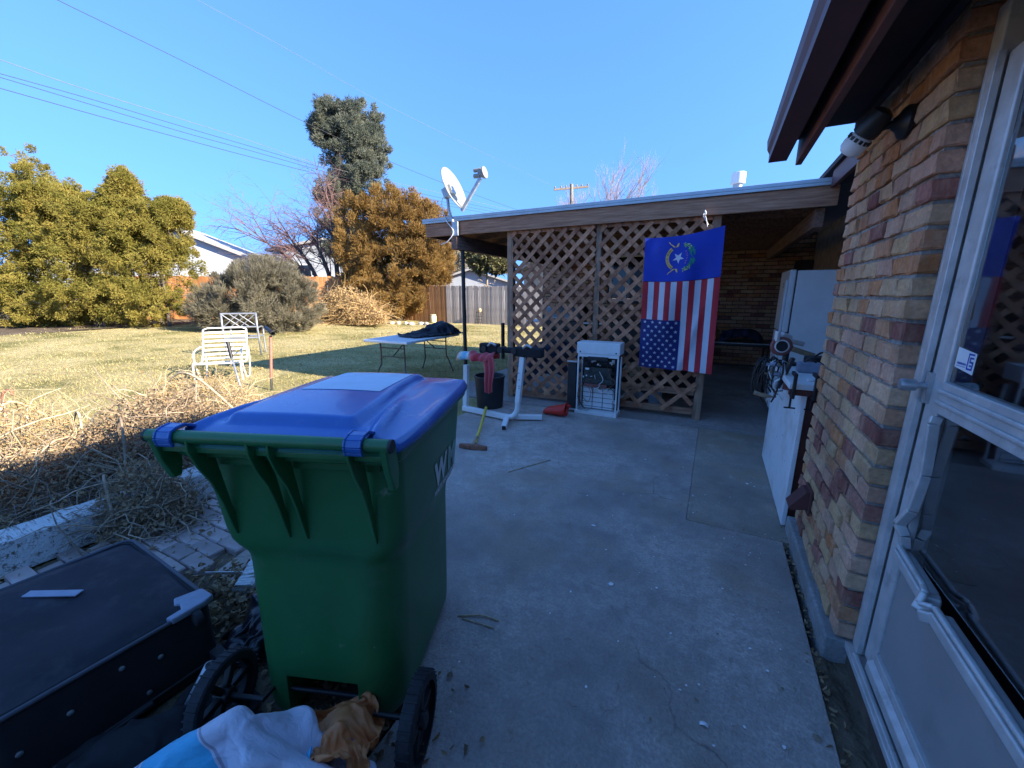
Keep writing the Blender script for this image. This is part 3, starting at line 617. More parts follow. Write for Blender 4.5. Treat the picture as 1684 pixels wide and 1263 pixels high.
MB().grid(lambda u, v: flag_cloth(u, v*VS), 40, 20).build('field', FB, fl, smooth=True, recalc=False)
mb = MB()
for k in range(13):
    mb.grid(lambda u, v, k=k: flag_cloth((k+u)/13, VS+.004+(1-VS-.004)*v)+OFF, 4, 60, mi=k % 2)
mb.build('stripes', [FR, FW], us, smooth=True, recalc=False)
cv0 = VS+(1-VS)*.43
MB().grid(lambda u, v: flag_cloth(-.004+u*(7/13+.004), cv0+(1-cv0+.002)*v)+OFF+Vector((0, -.003, 0)), 24, 30).build('canton', FN, us, smooth=True, recalc=False)
def star_pts(r, rot=0):
    return [(r*(1 if i % 2 == 0 else .40)*math.sin(rot+i*math.pi/5), r*(1 if i % 2 == 0 else .40)*math.cos(rot+i*math.pi/5)) for i in range(10)]
mb = MB()
for i in range(11):
    n = 5 if i % 2 == 0 else 4
    for j in range(n):
        cu = (7/13)*((j+.55 if n == 5 else j+1.05)/5.05); cvv = cv0+(1-cv0)*((i+.6)/11.2)
        pts = [flag_cloth(cu+a/.8, cvv+b/1.5)+OFF+Vector((0, -.006, 0)) for a, b in star_pts(.021, math.pi)]
        c = flag_cloth(cu, cvv)+OFF+Vector((0, -.006, 0)); mb.add([c]+pts, [(0, 1+q, 1+(q+1) % 10) for q in range(10)])
mb.build('stars', FW, us, recalc=False)
def fpt(x, z, dy=-.004):              # emblem coordinates in metres from the emblem centre, drawn on the cloth
    return flag_cloth(.47+x/.8, (.232-z)/1.5)+Vector((0, dy, 0))
mb = MB()
def arc_strip(r0, r1, a0, a1, n, cx=0., cz=0., dy=-.004, mi=0):
    mb.grid(lambda u, v: fpt(cx+(r0+(r1-r0)*v)*math.cos(a0+(a1-a0)*u), cz+(r0+(r1-r0)*v)*math.sin(a0+(a1-a0)*u), dy), n, 1, mi=mi)
arc_strip(.108, .143, math.radians(128), math.radians(236), 24)
for sg in (1, -1):
    for t in range(2):
        P0 = [(-.05+.02*t, sg*.115), (-.075+.06*t, sg*(.135+.015*t)), (-.10+.085*t, sg*.155), (-.115+.11*t, sg*(.175-.02*t))]
        for q in range(3):
            (x0, z0), (x1, z1) = P0[q], P0[q+1]; wq = .012-.003*q
            mb.add([fpt(x0-wq, z0), fpt(x0+wq, z0), fpt(x1+wq*.7, z1), fpt(x1-wq*.7, z1)], [(0, 1, 2, 3)])
mb.build('scroll', FG, fl, recalc=False)
mb = MB(); pts = star_pts(.062, math.pi/2+.25); mb.add([fpt(-.01, .0)]+[fpt(-.01+a, b) for a, b in pts], [(0, 1+q, 1+(q+1) % 10) for q in range(10)]); mb.build('silver_star', FW, fl, recalc=False)
mb = MB()
for k in range(150):
    a = math.radians(R.uniform(-82, 82)); 
    if abs(a) < .1: continue
    r = .125+R.uniform(-.03, .035)*abs(math.cos(a*.9)); x = .03+r*math.cos(a)*.85; z = r*math.sin(a)*1.05; b = R.uniform(0, 6.28); l = R.uniform(.009, .016); w2 = .005
    mb.add([fpt(x+l*math.cos(b), z+l*math.sin(b)), fpt(x-w2*math.sin(b), z+w2*math.cos(b)), fpt(x-l*math.cos(b), z-l*math.sin(b)), fpt(x+w2*math.sin(b), z-w2*math.cos(b))], [(0, 1, 2, 3)])
for (x0, z0, x1, z1) in ((.13, .0, .165, .05), (.13, .0, .165, -.05)): mb.add([fpt(x0, z0-.003), fpt(x1, z1-.003), fpt(x1, z1+.003), fpt(x0, z0+.003)], [(0, 1, 2, 3)])
mb.build('sagebrush', FGR, fl, recalc=False)
mb = MB()
for k in range(36):
    a = math.radians(R.choice((1, -1))*R.uniform(40, 85)); r = .128+R.uniform(-.022, .022); x = .03+r*math.cos(a)*.85; z = r*math.sin(a)*1.05
    mb.add([fpt(x+.005*math.cos(q*1.26), z+.005*math.sin(q*1.26), -.006) for q in range(5)], [(0, 1, 2, 3, 4)])
mb.build('blossoms', mat('flag_blossom', (.72,.62,.3), .7), fl, recalc=False)
def glyphs(ch, size, bold=0.):
    cu = bpy.data.curves.new('t', 'FONT'); cu.body = ch; cu.size = size; cu.align_x = 'CENTER'; cu.align_y = 'CENTER'; cu.resolution_u = 2; cu.offset = bold*size
    ob = bpy.data.objects.new('t', cu); COL.objects.link(ob); dg = bpy.context.evaluated_depsgraph_get(); me = bpy.data.meshes.new_from_object(ob.evaluated_get(dg))
    vs = [v.co.copy() for v in me.vertices]; fs = [tuple(p.vertices) for p in me.polygons]
    bpy.data.objects.remove(ob); bpy.data.curves.remove(cu); bpy.data.meshes.remove(me); return vs, fs
mb = MB(); word = 'BATTLE BORN'
for i, ch in enumerate(word):
    if ch == ' ': continue
    a = math.radians(230-(230-134)*(i/(len(word)-1))); vs, fs = glyphs(ch, .026); r = .1255
    rot = a-math.pi/2+math.pi*0
    # letters read upwards along the arc, their tops turned outwards
    tx, tz = math.sin(a), -math.cos(a); ox, oz = math.cos(a), math.sin(a)
    mb.add([fpt(r*ox+v.x*1.15*tx+v.y*ox, r*oz+v.x*1.15*tz+v.y*oz, -.006) for v in vs], fs)
mb.build('scroll_lettering', FINK, fl, recalc=False)
mb = MB()
for i, ch in enumerate('NEVADA'):
    vs, fs = glyphs(ch, .026); z = -.06+.024*i
    mb.add([fpt(.075-v.y-.008*math.cos(i*1.2), z+v.x, -.006) for v in vs], fs)
mb.build('lettering', FPINK, fl, recalc=False)
# cord that ties the flag up
cord = thing('flag_cord', 'white knotted cord tying the blue flag to the beam', 'cord', (-.20, 4.96, 2.36))
mb = MB(); mb.tube(cr([(0, .025, -.01), (-.01, .01, -.04), (.005, -.02, -.07), (.02, -.025, -.12), (.03, -.03, -.17)], 5), .004, 6); mb.tube(cr([(-.012, .02, -.01), (-.02, -.005, -.05), (-.005, -.02, -.08), (.04, -.02, -.15)], 5), .0035, 6); mb.tube([(-.01, 0, -.0), (.002, -.012, -.025), (-.008, -.01, -.05)], .008, 8); mb.build('cord_loops', WHITEP, cord, smooth=True)

# ================================================================ wheeled cart
def rrect(hw, y0, y1, z, rad, n=6):
    out = []
    for cx, cy, a0 in ((hw-rad, y1-rad, 0), (-hw+rad, y1-rad, 90), (-hw+rad, y0+rad, 180), (hw-rad, y0+rad, 270)):
        for k in range(n+1):
            a = math.radians(a0+90*k/n); out.append(Vector((cx+rad*math.cos(a), cy+rad*math.sin(a), z)))
    return out
def boolean_cut(o, cutter):
    md = o.modifiers.new('c', 'BOOLEAN'); md.object = cutter; md.operation = 'DIFFERENCE'; md.solver = 'EXACT'
    dg = bpy.context.evaluated_depsgraph_get(); me = bpy.data.meshes.new_from_object(o.evaluated_get(dg)); o.modifiers.remove(md); o.data = me; bpy.data.objects.remove(cutter)
CART = (-1.044, .592, 0); CROT = math.radians(20); HZ = 1.115
ct = thing('wheeled_cart', 'green wheeled rubbish cart with blue lid on the patio', 'rubbish cart', CART, CROT)
lv = [(.035,.245,.10,.77,.11),(.06,.264,.09,.79,.125),(.12,.268,.09,.795,.13),(.35,.272,.098,.80,.13),(.61,.277,.112,.80,.125),(.645,.279,.114,.80,.12),(.67,.283,.112,.802,.11),(.695,.298,.105,.808,.10),(.72,.307,.10,.812,.09),(.76,.311,.098,.816,.08),(.93,.320,.094,.828,.06),(1.035,.325,.09,.84,.055),(1.038,.345,.04,.865,.06),(1.045,.349,.034,.872,.06),(1.085,.351,.032,.874,.06),(1.096,.345,.038,.868,.06),(1.096,.325,.06,.845,.05),(1.05,.308,.10,.82,.05)]
mb = MB(); mb.loops([rrect(a[1], a[2], a[3], a[0], a[4]) for a in lv]); body = mb.build('body', GREEN, ct, smooth=True)
cut = MB().box((-.0, .12, .10), (.26, .22, .22)).build('cutter', GREEN, ct); boolean_cut(body, cut)
body.data.polygons.foreach_set('use_smooth', [True]*len(body.data.polygons)); body.data.set_sharp_from_angle(angle=math.radians(32))
mb = MB(); mb.tube([(-.356, 0, HZ), (.356, 0, HZ)], .018, 16); mb.build('handle_bar', GREEN, ct, smooth='auto')
for x in (-.358, .350): MB().tube([(x, 0, HZ), (x+.008, 0, HZ)], .0185, 16).build('handle_cap', BLACK, ct, smooth='auto')
for x in (-.225, -.045, .015, .24):
    mb = MB(); sh = [(-.016, HZ-.004), (.012, HZ-.012), (.035, 1.06), (.06, 1.05), (.110, .75), (.092, .755), (.080, .80), (.062, .88), (.036, .96), (.004, 1.02), (-.016, 1.075)]
    mb.prism([(x-.004, y, z) for y, z in sh], (0, 0, 0), (.008, 0, 0)); mb.build('rib', GREEN, ct, bevel=.002)
mb = MB(); mb.bb((-.335, .006, 1.065), (.335, .05, 1.082)); mb.bb((-.28, .075, 1.0), (.28, .098, 1.03)); mb.build('handle_web', GREEN, ct, bevel=.003)
for x in (-.346, .326):
    mb = MB(); sh = [(-.018, HZ), (-.012, HZ+.014), (.0, HZ+.018), (.05, 1.096), (.06, 1.02), (.05, .975), (.025, .975), (.0, 1.04), (-.012, HZ-.02)]
    mb.prism([(x, y, z) for y, z in sh], (0, 0, 0), (.02, 0, 0)); mb.build('handle_bracket', GREEN, ct, bevel=.004)
def lid_h(x, y):
    pl = sstep(.215-.03*sstep(.2, .6, y), .185-.03*sstep(.2, .6, y), abs(x))*sstep(.095, .118, y)*sstep(.84, .75, y)
    wing = .034*sstep(.34, .22, abs(x))*sstep(.02, .12, y)*sstep(.88, .66, y)
    crown = .030*(1-(x/.345)**2)*math.sin(math.pi*min(1, max(0, (y-.03)/.88)))**.7
    rid = .020*math.exp(-((abs(x)-(.285-.35*max(0, y-.02)*.45))/.018)**2)*sstep(-.02, .04, y)*sstep(.48, .2, y)
    return 1.102+.026*pl+crown*.6+wing*.45+rid
def lid_outline(u, v):
    # square to rounded rectangle
    a = 2*u-1; b = 2*v-1; e = .13
    x = a*math.sqrt(1-e*b*b*.8*abs(b)**4); y = b*math.sqrt(1-e*a*a*.8*abs(a)**4)
    return x*.367, .460+y*.434
mb = MB()
def lidp(u, v):
    x, y = lid_outline(u, v); z = lid_h(x, y); d = min(u, 1-u, v, 1-v); z = z-.028*sstep(.022, .0, d); return (x, y, z)
mb.grid(lidp, 90, 100); lid = mb.build('lid', BLUE, ct, smooth=True, solid=.006)
for x in (-.285, .26):
    mb = MB(); path = [(-.0, HZ+.0235), (-.016, HZ+.017), (-.0235, HZ+.0), (-.0215, HZ-.014), (-.016, HZ-.024)]
    path = [(.06, 1.126), (.025, HZ+.026)]+path
    for (y0, z0), (y1, z1) in zip(path[:-1], path[1:]): mb.bar((x, y0, z0), (x, y1, z1), .05, .006, up=(0, -.3, 1))
    for s_ in (-1, 1):
        for (y0, z0), (y1, z1) in zip(path[:-1], path[1:]): mb.bar((x+s_*.022, y0-.001, z0+.001), (x+s_*.022, y1-.001, z1+.001), .006, .009, up=(0, -.3, 1))
    mb.build('hinge_strap', BLUE, lid, bevel=.002)
MB().grid(lambda u, v: (-.15+.30*u, .38+.33*v, lid_h(-.15+.30*u, .38+.33*v)+.0045), 16, 14).build('blank_label', mat('faded_label', (.62,.67,.76), .55, scale=9, var=.07), lid, smooth=True)
for x in (-.375, .325):
    w_ = MB(); ax_ = Matrix.Rotation(math.pi/2, 3, 'Y')
    w_.lathe([(.108, 0), (.131, .002), (.137, .008), (.137, .042), (.131, .048), (.108, .05)], 36, (x, .06, .138), ax_, cap=False)
    whl = w_.build('wheel', RUBBER, ct, smooth='auto')
    mb = MB()
    for k in range(36):
        a = k*2*math.pi/36; mb.box((x+.025, .06+.138*math.cos(a), .138+.138*math.sin(a)), (.044, .0045, .004), Euler((a-math.pi/2, 0, 0)))
    mb.build('tread', RUBBER, whl)
    mb = MB(); mb.lathe([(.107, .004), (.100, .004), (.098, .03), (.107, .032)], 36, (x, .06, .138), ax_, cap=False); mb.lathe([(.026, .0), (.026, .052), (.018, .056)], 18, (x, .06, .138), ax_)
    for k in range(6):
        a = k*math.pi/3; mb.bar((x+.025, .06+.02*math.cos(a), .138+.02*math.sin(a)), (x+.025, .06+.106*math.cos(a), .138+.106*math.sin(a)), .022, .022, up=(1, 0, 0))
    mb.build('rim', BLACK, whl, bevel=.002)
mb = MB(); mb.tube([(-.35, .06, .138), (-.20, .06, .138), (-.19, .11, .138), (.19, .11, .138), (.20, .06, .138), (.35, .06, .138)], .009, 10); mb.build('axle', BLACKM, ct, smooth='auto')
WMM = mat('white_print', (.62,.66,.66), .5, var=.05); WMM2 = mat('pale_green_print', (.30,.45,.40), .5, var=.05)
def side_text(ch, size, y, z, sx, m, par, name, shear=0.):
    vs, fs = glyphs(ch, size, .045); me = MB(); out = []
    for v in vs:
        yy = y+v.x*sx; zz = z+v.y; hw = .311+(.320-.311)*(zz-.76)/.17; out.append((hw+.0022, yy, zz))
    me.add(out, fs); return me.build(name, m, par, recalc=False)
side_text('W', .14, .525, .80, 1.05, WMM, body, 'printed_letter')
side_text('M', .14, .68, .80, 1.05, WMM2, body, 'printed_letter')
side_text('WASTE MANAGEMENT', .03, .60, .733, 1.0, WMM, body, 'printed_lettering')

# ================================================================ suitcase
SU = Vector((-2.10, .40, 0)); SR = math.radians(-3)
su = thing('suitcase', 'large dark navy soft suitcase lying flat beside the cart', 'suitcase', SU, SR)
SZ = .31
mb = MB(); ls = []
for z, i in ((.0, .02), (.012, .004), (.03, 0), (SZ-.02, 0), (SZ-.005, .006), (SZ, .02)):
    ls.append([Vector((p.x, p.y, z)) for p in rrect(.405-i, -.30+i, .28-i, z, .05)])
mb.loops(ls, capb=False); mb.build('shell', BLKF, su, smooth='auto')
def suit_top(u, v):
    x = -.395+.79*u; y = -.29+.56*v
    e = min(u, 1-u, v, 1-v); return (x, y, SZ-.004+.016*sstep(0, .1, e)-.012*math.exp(-((u-.55)**2+(v-.45)**2)/.05)+.004*math.sin(9*u+4*v))
MB().grid(suit_top, 40, 30).build('lid_panel', NAVY, su, smooth=True)
mb = MB(); mb.tube([Vector((p.x, p.y, SZ-.003)) for p in rrect(.404, -.299, .279, 0, .05)], .008, 8, closed=True); mb.build('piping', mat('dull_piping', (.07,.07,.085), .7, var=.3), su, smooth=True)
mb = MB(); mb.tube([Vector((p.x, p.y, .05)) for p in rrect(.405, -.30, .28, 0, .05)], .007, 8, closed=True); mb.build('piping', BLACK, su, smooth=True)
mb = MB(); mb.box((-.16, -.03, SZ+.014), (.21, .034, .006), (0, .0, .55)); mb.build('carry_strap', GREYP, su, bevel=.002)
mb = MB(); mb.box((.26, -.235, SZ+.006), (.14, .07, .004), (0, 0, .2)); mb.build('tag', WHITEP, su)
mb = MB(); sh = [(.29, .20), (.32, .285), (.40, .29), (.415, .25), (.415, .15), (.385, .14), (.38, .19), (.345, .20), (.335, .185)]
mb.prism([(x, y, SZ-.012) for x, y in sh], (0, 0, 0), (0, 0, .026)); mb.build('corner_guard', GREYP, su, bevel=.006)
mb = MB(); mb.lathe([(.02, -.014), (.028, -.012), (.030, 0), (.028, .012), (.02, .014)], 20, (.425, .22, SZ-.03), Matrix.Rotation(math.pi/2, 3, 'X')); mb.build('caster', RUBBER, su, smooth='auto')
mb = MB(); mb.lathe([(.02, -.014), (.028, -.012), (.030, 0), (.028, .012), (.02, .014)], 20, (.47, .30, .06), Matrix.Rotation(math.pi/2, 3, 'X')); mb.bb((.40, .24, .03), (.46, .28, .09)); mb.build('caster', RUBBER, su, smooth='auto')
for y, z in ((.10, .20), (.0, .245), (-.13, .20), (-.24, .17), (.05, .09)):
    mb = MB(); mb.lathe([(.008, -.003), (.0085, .004), (.004, .006)], 12, (.405, y, z), Matrix.Rotation(math.pi/2, 3, 'Y')); mb.build('rivet', STEEL, su, smooth='auto')
mb = MB(); mb.tube([(.412, -.29, .035), (.414, .05, .045)], .010, 8); mb.build('handle_tube', BLACK, su)

# ================================================================ crumpled cloth heaps
CLOTHS = []; COLL = []
def collider(kind, c, d, rot=(0, 0, 0)):
    bm = bmesh.new()
    if kind == 'bar':
        bm.free(); mb = MB(); mb.tube(cr([Vector(q) for q in c], 6), d, 8); me = bpy.data.meshes.new('c'); me.from_pydata(mb.v, [], mb.f); o = bpy.data.objects.new('c', me); COL.objects.link(o); o.modifiers.new('k', 'COLLISION'); o.collision.thickness_outer = .008; o.collision.cloth_friction = 40; COLL.append(o); return o
    if kind == 'ball': bmesh.ops.create_icosphere(bm, subdivisions=3, radius=.5)
    else:
        bmesh.ops.create_cube(bm, size=1); bmesh.ops.subdivide_edges(bm, edges=bm.edges[:], cuts=3)
    me = bpy.data.meshes.new('c'); bm.to_mesh(me); bm.free(); o = bpy.data.objects.new('c', me); COL.objects.link(o); o.location = c; o.scale = d; o.rotation_euler = rot
    md = o.modifiers.new('k', 'COLLISION'); o.collision.thickness_outer = .008; o.collision.cloth_friction = 30; COLL.append(o); return o
def drape(name, label, cat, c, rz, lx, ly, z0, mats, seed, paint=None, n=44, grow=.10, cols=(), crease=.014, thick=.003, bend=.6):
    """a crumpled sheet: dropped on hidden bumps by a short cloth run, kept as a plain mesh"""
    t = thing(name, label, cat, c, rz); rr = random.Random(seed); ph = [rr.uniform(0, 6.28) for _ in range(6)]; mb = MB(); nv = max(10, int(n*ly/lx))
    def f(u, v):
        x = (u-.5)*lx; y = (v-.5)*ly
        return (x+.02*math.sin(5*v+ph[4]), y+.02*math.sin(6*u+ph[5]), z0+crease*sum(math.sin((x*math.cos(ph[q])+y*math.sin(ph[q]))*6.283/wl+ph[(q+2) % 6]) for q, wl in ((0, .16), (1, .13), (2, .105), (3, .21)))+.006*rr.random())
    mb.grid(f, n, nv)
    if paint:
        k = 0
        for jj in range(nv):
            for ii in range(n): mb.m[k] = paint(2*(ii+.5)/n-1, 2*(jj+.5)/nv-1); k += 1
    o = mb.build('crumpled_fabric', mats, t, smooth=True, recalc=False)
    uv = o.data.uv_layers.new(name='UVMap'); cc = [((q % (n+1))/n, (q//(n+1))/nv) for q in range((n+1)*(nv+1))]
    for lp in o.data.loops: uv.data[lp.index].uv = cc[lp.vertex_index]
    cl = o.modifiers.new('cloth', 'CLOTH'); cs = cl.settings; cs.quality = 5; cs.mass = .25; cs.shrink_min = -grow; cs.tension_stiffness = 12; cs.compression_stiffness = 12; cs.shear_stiffness = 4; cs.bending_stiffness = bend; cs.air_damping = 2
    cl.collision_settings.distance_min = .006; cl.collision_settings.use_self_collision = True; cl.collision_settings.self_distance_min = .006; cl.collision_settings.collision_quality = 2; cl.point_cache.frame_start = 1; cl.point_cache.frame_end = 60
    M_ = world_matrix(t)
    for kind, q, d in cols: collider(kind, [M_ @ Vector(w_) for w_ in q] if kind == 'bar' else M_ @ Vector(q), d, (0, 0, rz))
    CLOTHS.append((o, thick)); return t
def settle(frames=34):
    for k in range(1, frames+1): S.frame_set(k)
    dg = bpy.context.evaluated_depsgraph_get()
    for o, th in CLOTHS:
        me = bpy.data.meshes.new_from_object(o.evaluated_get(dg)); o.modifiers.clear(); o.data = me; me.polygons.foreach_set('use_smooth', [True]*len(me.polygons))
        md = o.modifiers.new('u', 'SUBSURF'); md.levels = 1; md.render_levels = 1; md = o.modifiers.new('s', 'SOLIDIFY'); md.thickness = th; md.offset = 0
    for o in COLL: bpy.data.objects.remove(o)
    S.frame_set(1)
GR = ('box', (0, 0, -.05), (2.5, 2.5, .1))
def jacket_mat():
    m = bpy.data.materials.new('banded_nylon'); m.use_nodes = True; t = m.node_tree; N = t.nodes.new; L = t.links.new; b = t.nodes['Principled BSDF']; tc = N('ShaderNodeTexCoord'); sp = N('ShaderNodeSeparateXYZ'); L(tc.outputs['UV'], sp.inputs[0])
    def mth(op, a, c=None):
        q = N('ShaderNodeMath'); q.operation = op
        for i, v in ((0, a), (1, c)):
            if v is None: continue
            if isinstance(v, (int, float)): q.inputs[i].default_value = v
            else: L(v, q.inputs[i])
        return q.outputs[0]
    d = mth('ADD', mth('ADD', sp.outputs[0], mth('MULTIPLY', sp.outputs[1], .45)), mth('MULTIPLY', mth('SINE', mth('MULTIPLY', sp.outputs[1], 7.)), .03))
    band = mth('LESS_THAN', mth('ABSOLUTE', mth('SUBTRACT', d, .62)), .075); seam = mth('LESS_THAN', mth('ABSOLUTE', mth('SUBTRACT', mth('ABSOLUTE', mth('SUBTRACT', d, .62)), .085)), .004)
    dark = mth('LESS_THAN', mth('ABSOLUTE', mth('SUBTRACT', d, .27)), .05); dark2 = mth('GREATER_THAN', d, 1.22); dark = mth('MAXIMUM', dark, dark2)
    n = N('ShaderNodeTexNoise'); n.inputs['Scale'].default_value = 9; n.inputs['Detail'].default_value = 6; L(tc.outputs['Object'], n.inputs['Vector'])
    c0 = N('ShaderNodeMixRGB'); L(n.outputs['Fac'], c0.inputs[0]); c0.inputs[1].default_value = (.46,.46,.55,1); c0.inputs[2].default_value = (.60,.60,.68,1); o = c0.outputs[0]
    for f, c in ((band, (.05,.40,.62,1)), (dark, (.10,.105,.17,1)), (seam, (.28,.28,.34,1))):
        x = N('ShaderNodeMixRGB'); L(f, x.inputs[0]); L(o, x.inputs[1]); x.inputs[2].default_value = c; o = x.outputs[0]
    L(o, b.inputs['Base Color']); b.inputs['Roughness'].default_value = .6; b.inputs['Sheen Weight'].default_value = .2
    n2 = N('ShaderNodeTexNoise'); n2.inputs['Scale'].default_value = 28; n2.inputs['Detail'].default_value = 4; n2.inputs['Distortion'].default_value = 1.2; L(tc.outputs['UV'], n2.inputs['Vector']); bp = N('ShaderNodeBump'); bp.inputs['Distance'].default_value = .006; L(n2.outputs['Fac'], bp.inputs['Height']); L(bp.outputs[0], b.inputs['Normal']); return m
drape('pale_jacket', 'crumpled pale lilac jacket with cyan band in front of the cart', 'jacket', (-1.05, .30, 0), math.radians(25), 1.14, .52, .40, [jacket_mat()], 5, None, n=84, grow=.06, bend=.02, crease=.016,
      cols=[GR, ('bar', ((-.46, -.06, .10), (-.2, .08, .20), (.0, .15, .31)), .02), ('bar', ((.0, .15, .31), (.16, .09, .22), (.42, .04, .21)), .02), ('bar', ((.16, .09, .22), (.10, -.16, .12)), .02), ('bar', ((-.2, .08, .2), (-.16, -.14, .06)), .02), ('bar', ((.36, .05, .21), (.34, -.16, .1)), .02)])
drape('orange_bag', 'crumpled orange nylon bag between the jacket and the cart', 'bag', (-.90, .615, 0), math.radians(-50), .34, .24, .36, [CLOTHO, CLOTHC], 8, lambda x, y: 1 if y < -.85 else 0, n=44, grow=.1, bend=.02, crease=.018, cols=[('ball', (0, 0, .09), (.19, .11, .24))])
drape('black_bag', 'crumpled black plastic bag behind the navy suitcase', 'bag', (-1.62, .86, 0), math.radians(20), .46, .40, .30, [mat('bin_liner', (.012,.012,.016), .28, var=.3, scale=5)], 12, n=44, grow=.1, bend=.02, crease=.02, cols=[('ball', (0, 0, .07), (.24, .22, .22))])
drape('dark_sheet', 'dark crumpled blanket on the ground beside the pale jacket', 'covering', (-1.50, .30, 0), math.radians(55), .66, .40, .20, [BLKF], 15, n=44, grow=.1, bend=.02, crease=.018, cols=[('ball', (0, .02, .04), (.3, .16, .2))])  # dark crumpled sheet over the ground in front of the left wheel
pp = thing('metal_pipe', 'short grey metal pipe leaning against the cart wheel', 'pipe', (-1.56, .47, 0))
mb = MB(); mb.tube([(0, -.02, 0), (.12, .055, .24)], .017, 14, cap=False); mb.build('tube_wall', STEEL, pp, smooth=True, solid=.003)

# ================================================================ timber, pavers, litter
def timber(name, label, x0, y0, x1, y1, h, wd):
    t = thing(name, label, 'timber', ((x0+x1)/2, (y0+y1)/2, 0)); mb = MB(); L_ = math.hypot(x1-x0, y1-y0); a = math.atan2(y1-y0, x1-x0)
    rr = random.Random(int(x0*100)); n = 40; ls = []
    for k in range(n+1):
        f = k/n*L_-L_/2; prof = [(-wd/2, 0), (-wd/2, h-.012), (-wd/2+.012, h), (wd/2-.012, h), (wd/2, h-.012), (wd/2, 0)]
        ls.append([Vector((f, p[0]+rr.uniform(-.003, .003), p[1]+(rr.uniform(-.005, .003) if p[1] > 0 else 0))) for p in prof])
    mb.loops(ls); o = mb.build('beam', TIEW, t); t.rotation_euler = (0, 0, a); return t
timber('landscape_timber', 'weathered white painted timber edging the planting bed', -3.40, -2.2, -3.38, 1.80, .20, .20)
timber('landscape_timber', 'white painted timber end beside the cart wheel', -1.96, .90, -2.42, 1.46, .09, .09)
tr = thing('metal_trim', 'thin bright metal trim strip lying on the brick path', 'trim strip', (-2.1, .98, .05)); tr.rotation_euler = (0, 0, math.radians(28))
mb = MB(); mb.bb((-.19, -.010, 0), (.19, .010, .004)); mb.bb((-.19, -.012, .004), (.19, -.008, .018)); mb.build('strip', ALU, tr)
path = MB().bb((-3.29, -2.2, -.09), (-2.33, 2.2, -.018)).build('brick_path', SOIL); tag(path, 'brick paver path between the timber and patio', 'path', kind='structure')
PV = []
for k in range(5):
    bm = bmesh.new(); bmesh.ops.create_cube(bm, size=1)
    for v in bm.verts: v.co = Vector((v.co.x*.198, v.co.y*.093, v.co.z*.05))
    bmesh.ops.bevel(bm, geom=bm.edges[:], offset=.006, segments=1, affect='EDGES')
    for v in bm.verts: v.co += Vector((R.uniform(-.003, .003), R.uniform(-.003, .003), R.uniform(-.002, .002)))
    me = bpy.data.meshes.new('paver'); bm.to_mesh(me); bm.free(); me.materials.append(PAVER); PV.append(me)
for r in range(43):
    y = -1.9+r*.098; x = -3.27+.1+(.1 if r % 2 else 0)-.02
    while x < -2.43:
        o = bpy.data.objects.new('paver', R.choice(PV)); COL.objects.link(o); o.parent = path; o.location = (x, y, -.006+R.uniform(-.005, .005)); o.rotation_euler = (R.uniform(-.02, .02), R.uniform(-.02, .02), R.uniform(-.02, .02)); x += .204
def leaf_scatter(name, label, cx, cy, sx, sy, n, size, m, zf, zs, par=None):
    x = NP.normal(cx, sx, n); y = NP.normal(cy, sy, n); z = np.array([zf(a, b) for a, b in zip(x, y)])+NP.uniform(0, zs, n)
    V = leaf_quads(np.stack([x, y, z], 1), size, n); 
    return tag(npmesh(name, V[0], V[1], m, par), label, 'leaf litter' if par is None else None, kind='stuff')
def leaf_quads(P, size, n, flat=.5):
    a = NP.normal(0, 1, (n, 3)); a[:, 2] *= flat; a /= np.linalg.norm(a, axis=1)[:, None]
    b = np.cross(a, NP.normal(0, 1, (n, 3))); b /= np.linalg.norm(b, axis=1)[:, None]; nn = np.cross(a, b)
    s_ = NP.uniform(.5, 1.2, n)[:, None]*size; w_ = NP.uniform(.35, .7, n)[:, None]
    V = np.empty((n, 6, 3)); V[:, 0] = P-a*s_; V[:, 1] = P-a*s_*.2+b*s_*w_+nn*s_*.35; V[:, 2] = P+a*s_*.6+b*s_*w_*.7+nn*s_*.2; V[:, 3] = P+a*s_; V[:, 4] = P+a*s_*.6-b*s_*w_*.7+nn*s_*.3; V[:, 5] = P-a*s_*.2-b*s_*w_+nn*s_*.4
    i = np.arange(n)[:, None]*6; Fq = np.concatenate([i+np.array([[0, 1, 2, 3]]), i+np.array([[0, 3, 4, 5]])], 0); return V.reshape(-1, 3), Fq
leaf_scatter('leaf_litter', 'dry brown leaves gathered beside the suitcase and timber', -2.02, .86, .16, .13, 700, .022, DLEAF, lambda a, b: .005, .07)
leaf_scatter('leaf_litter', 'loose dry leaves scattered over the brick path', -2.95, 1.1, .3, .45, 260, .018, DLEAF, lambda a, b: .022, .015)
leaf_scatter('leaf_litter', 'dry leaves and dust under the green cart', -1.15, .72, .25, .16, 420, .016, DLEAF, lambda a, b: .004, .015)
leaf_scatter('leaf_litter', 'dry leaf bits gathered in the gap beside the plinth', .53, 2.0, .012, .55, 160, .012, DLEAF, lambda a, b: -.004, .01)
leaf_scatter('leaf_litter', 'pale fallen leaves scattered over the lawn', -8, 6, 3.2, 3.2, 240, .035, DLEAFL, lambda a, b: terr(a, b)+.03, .02)
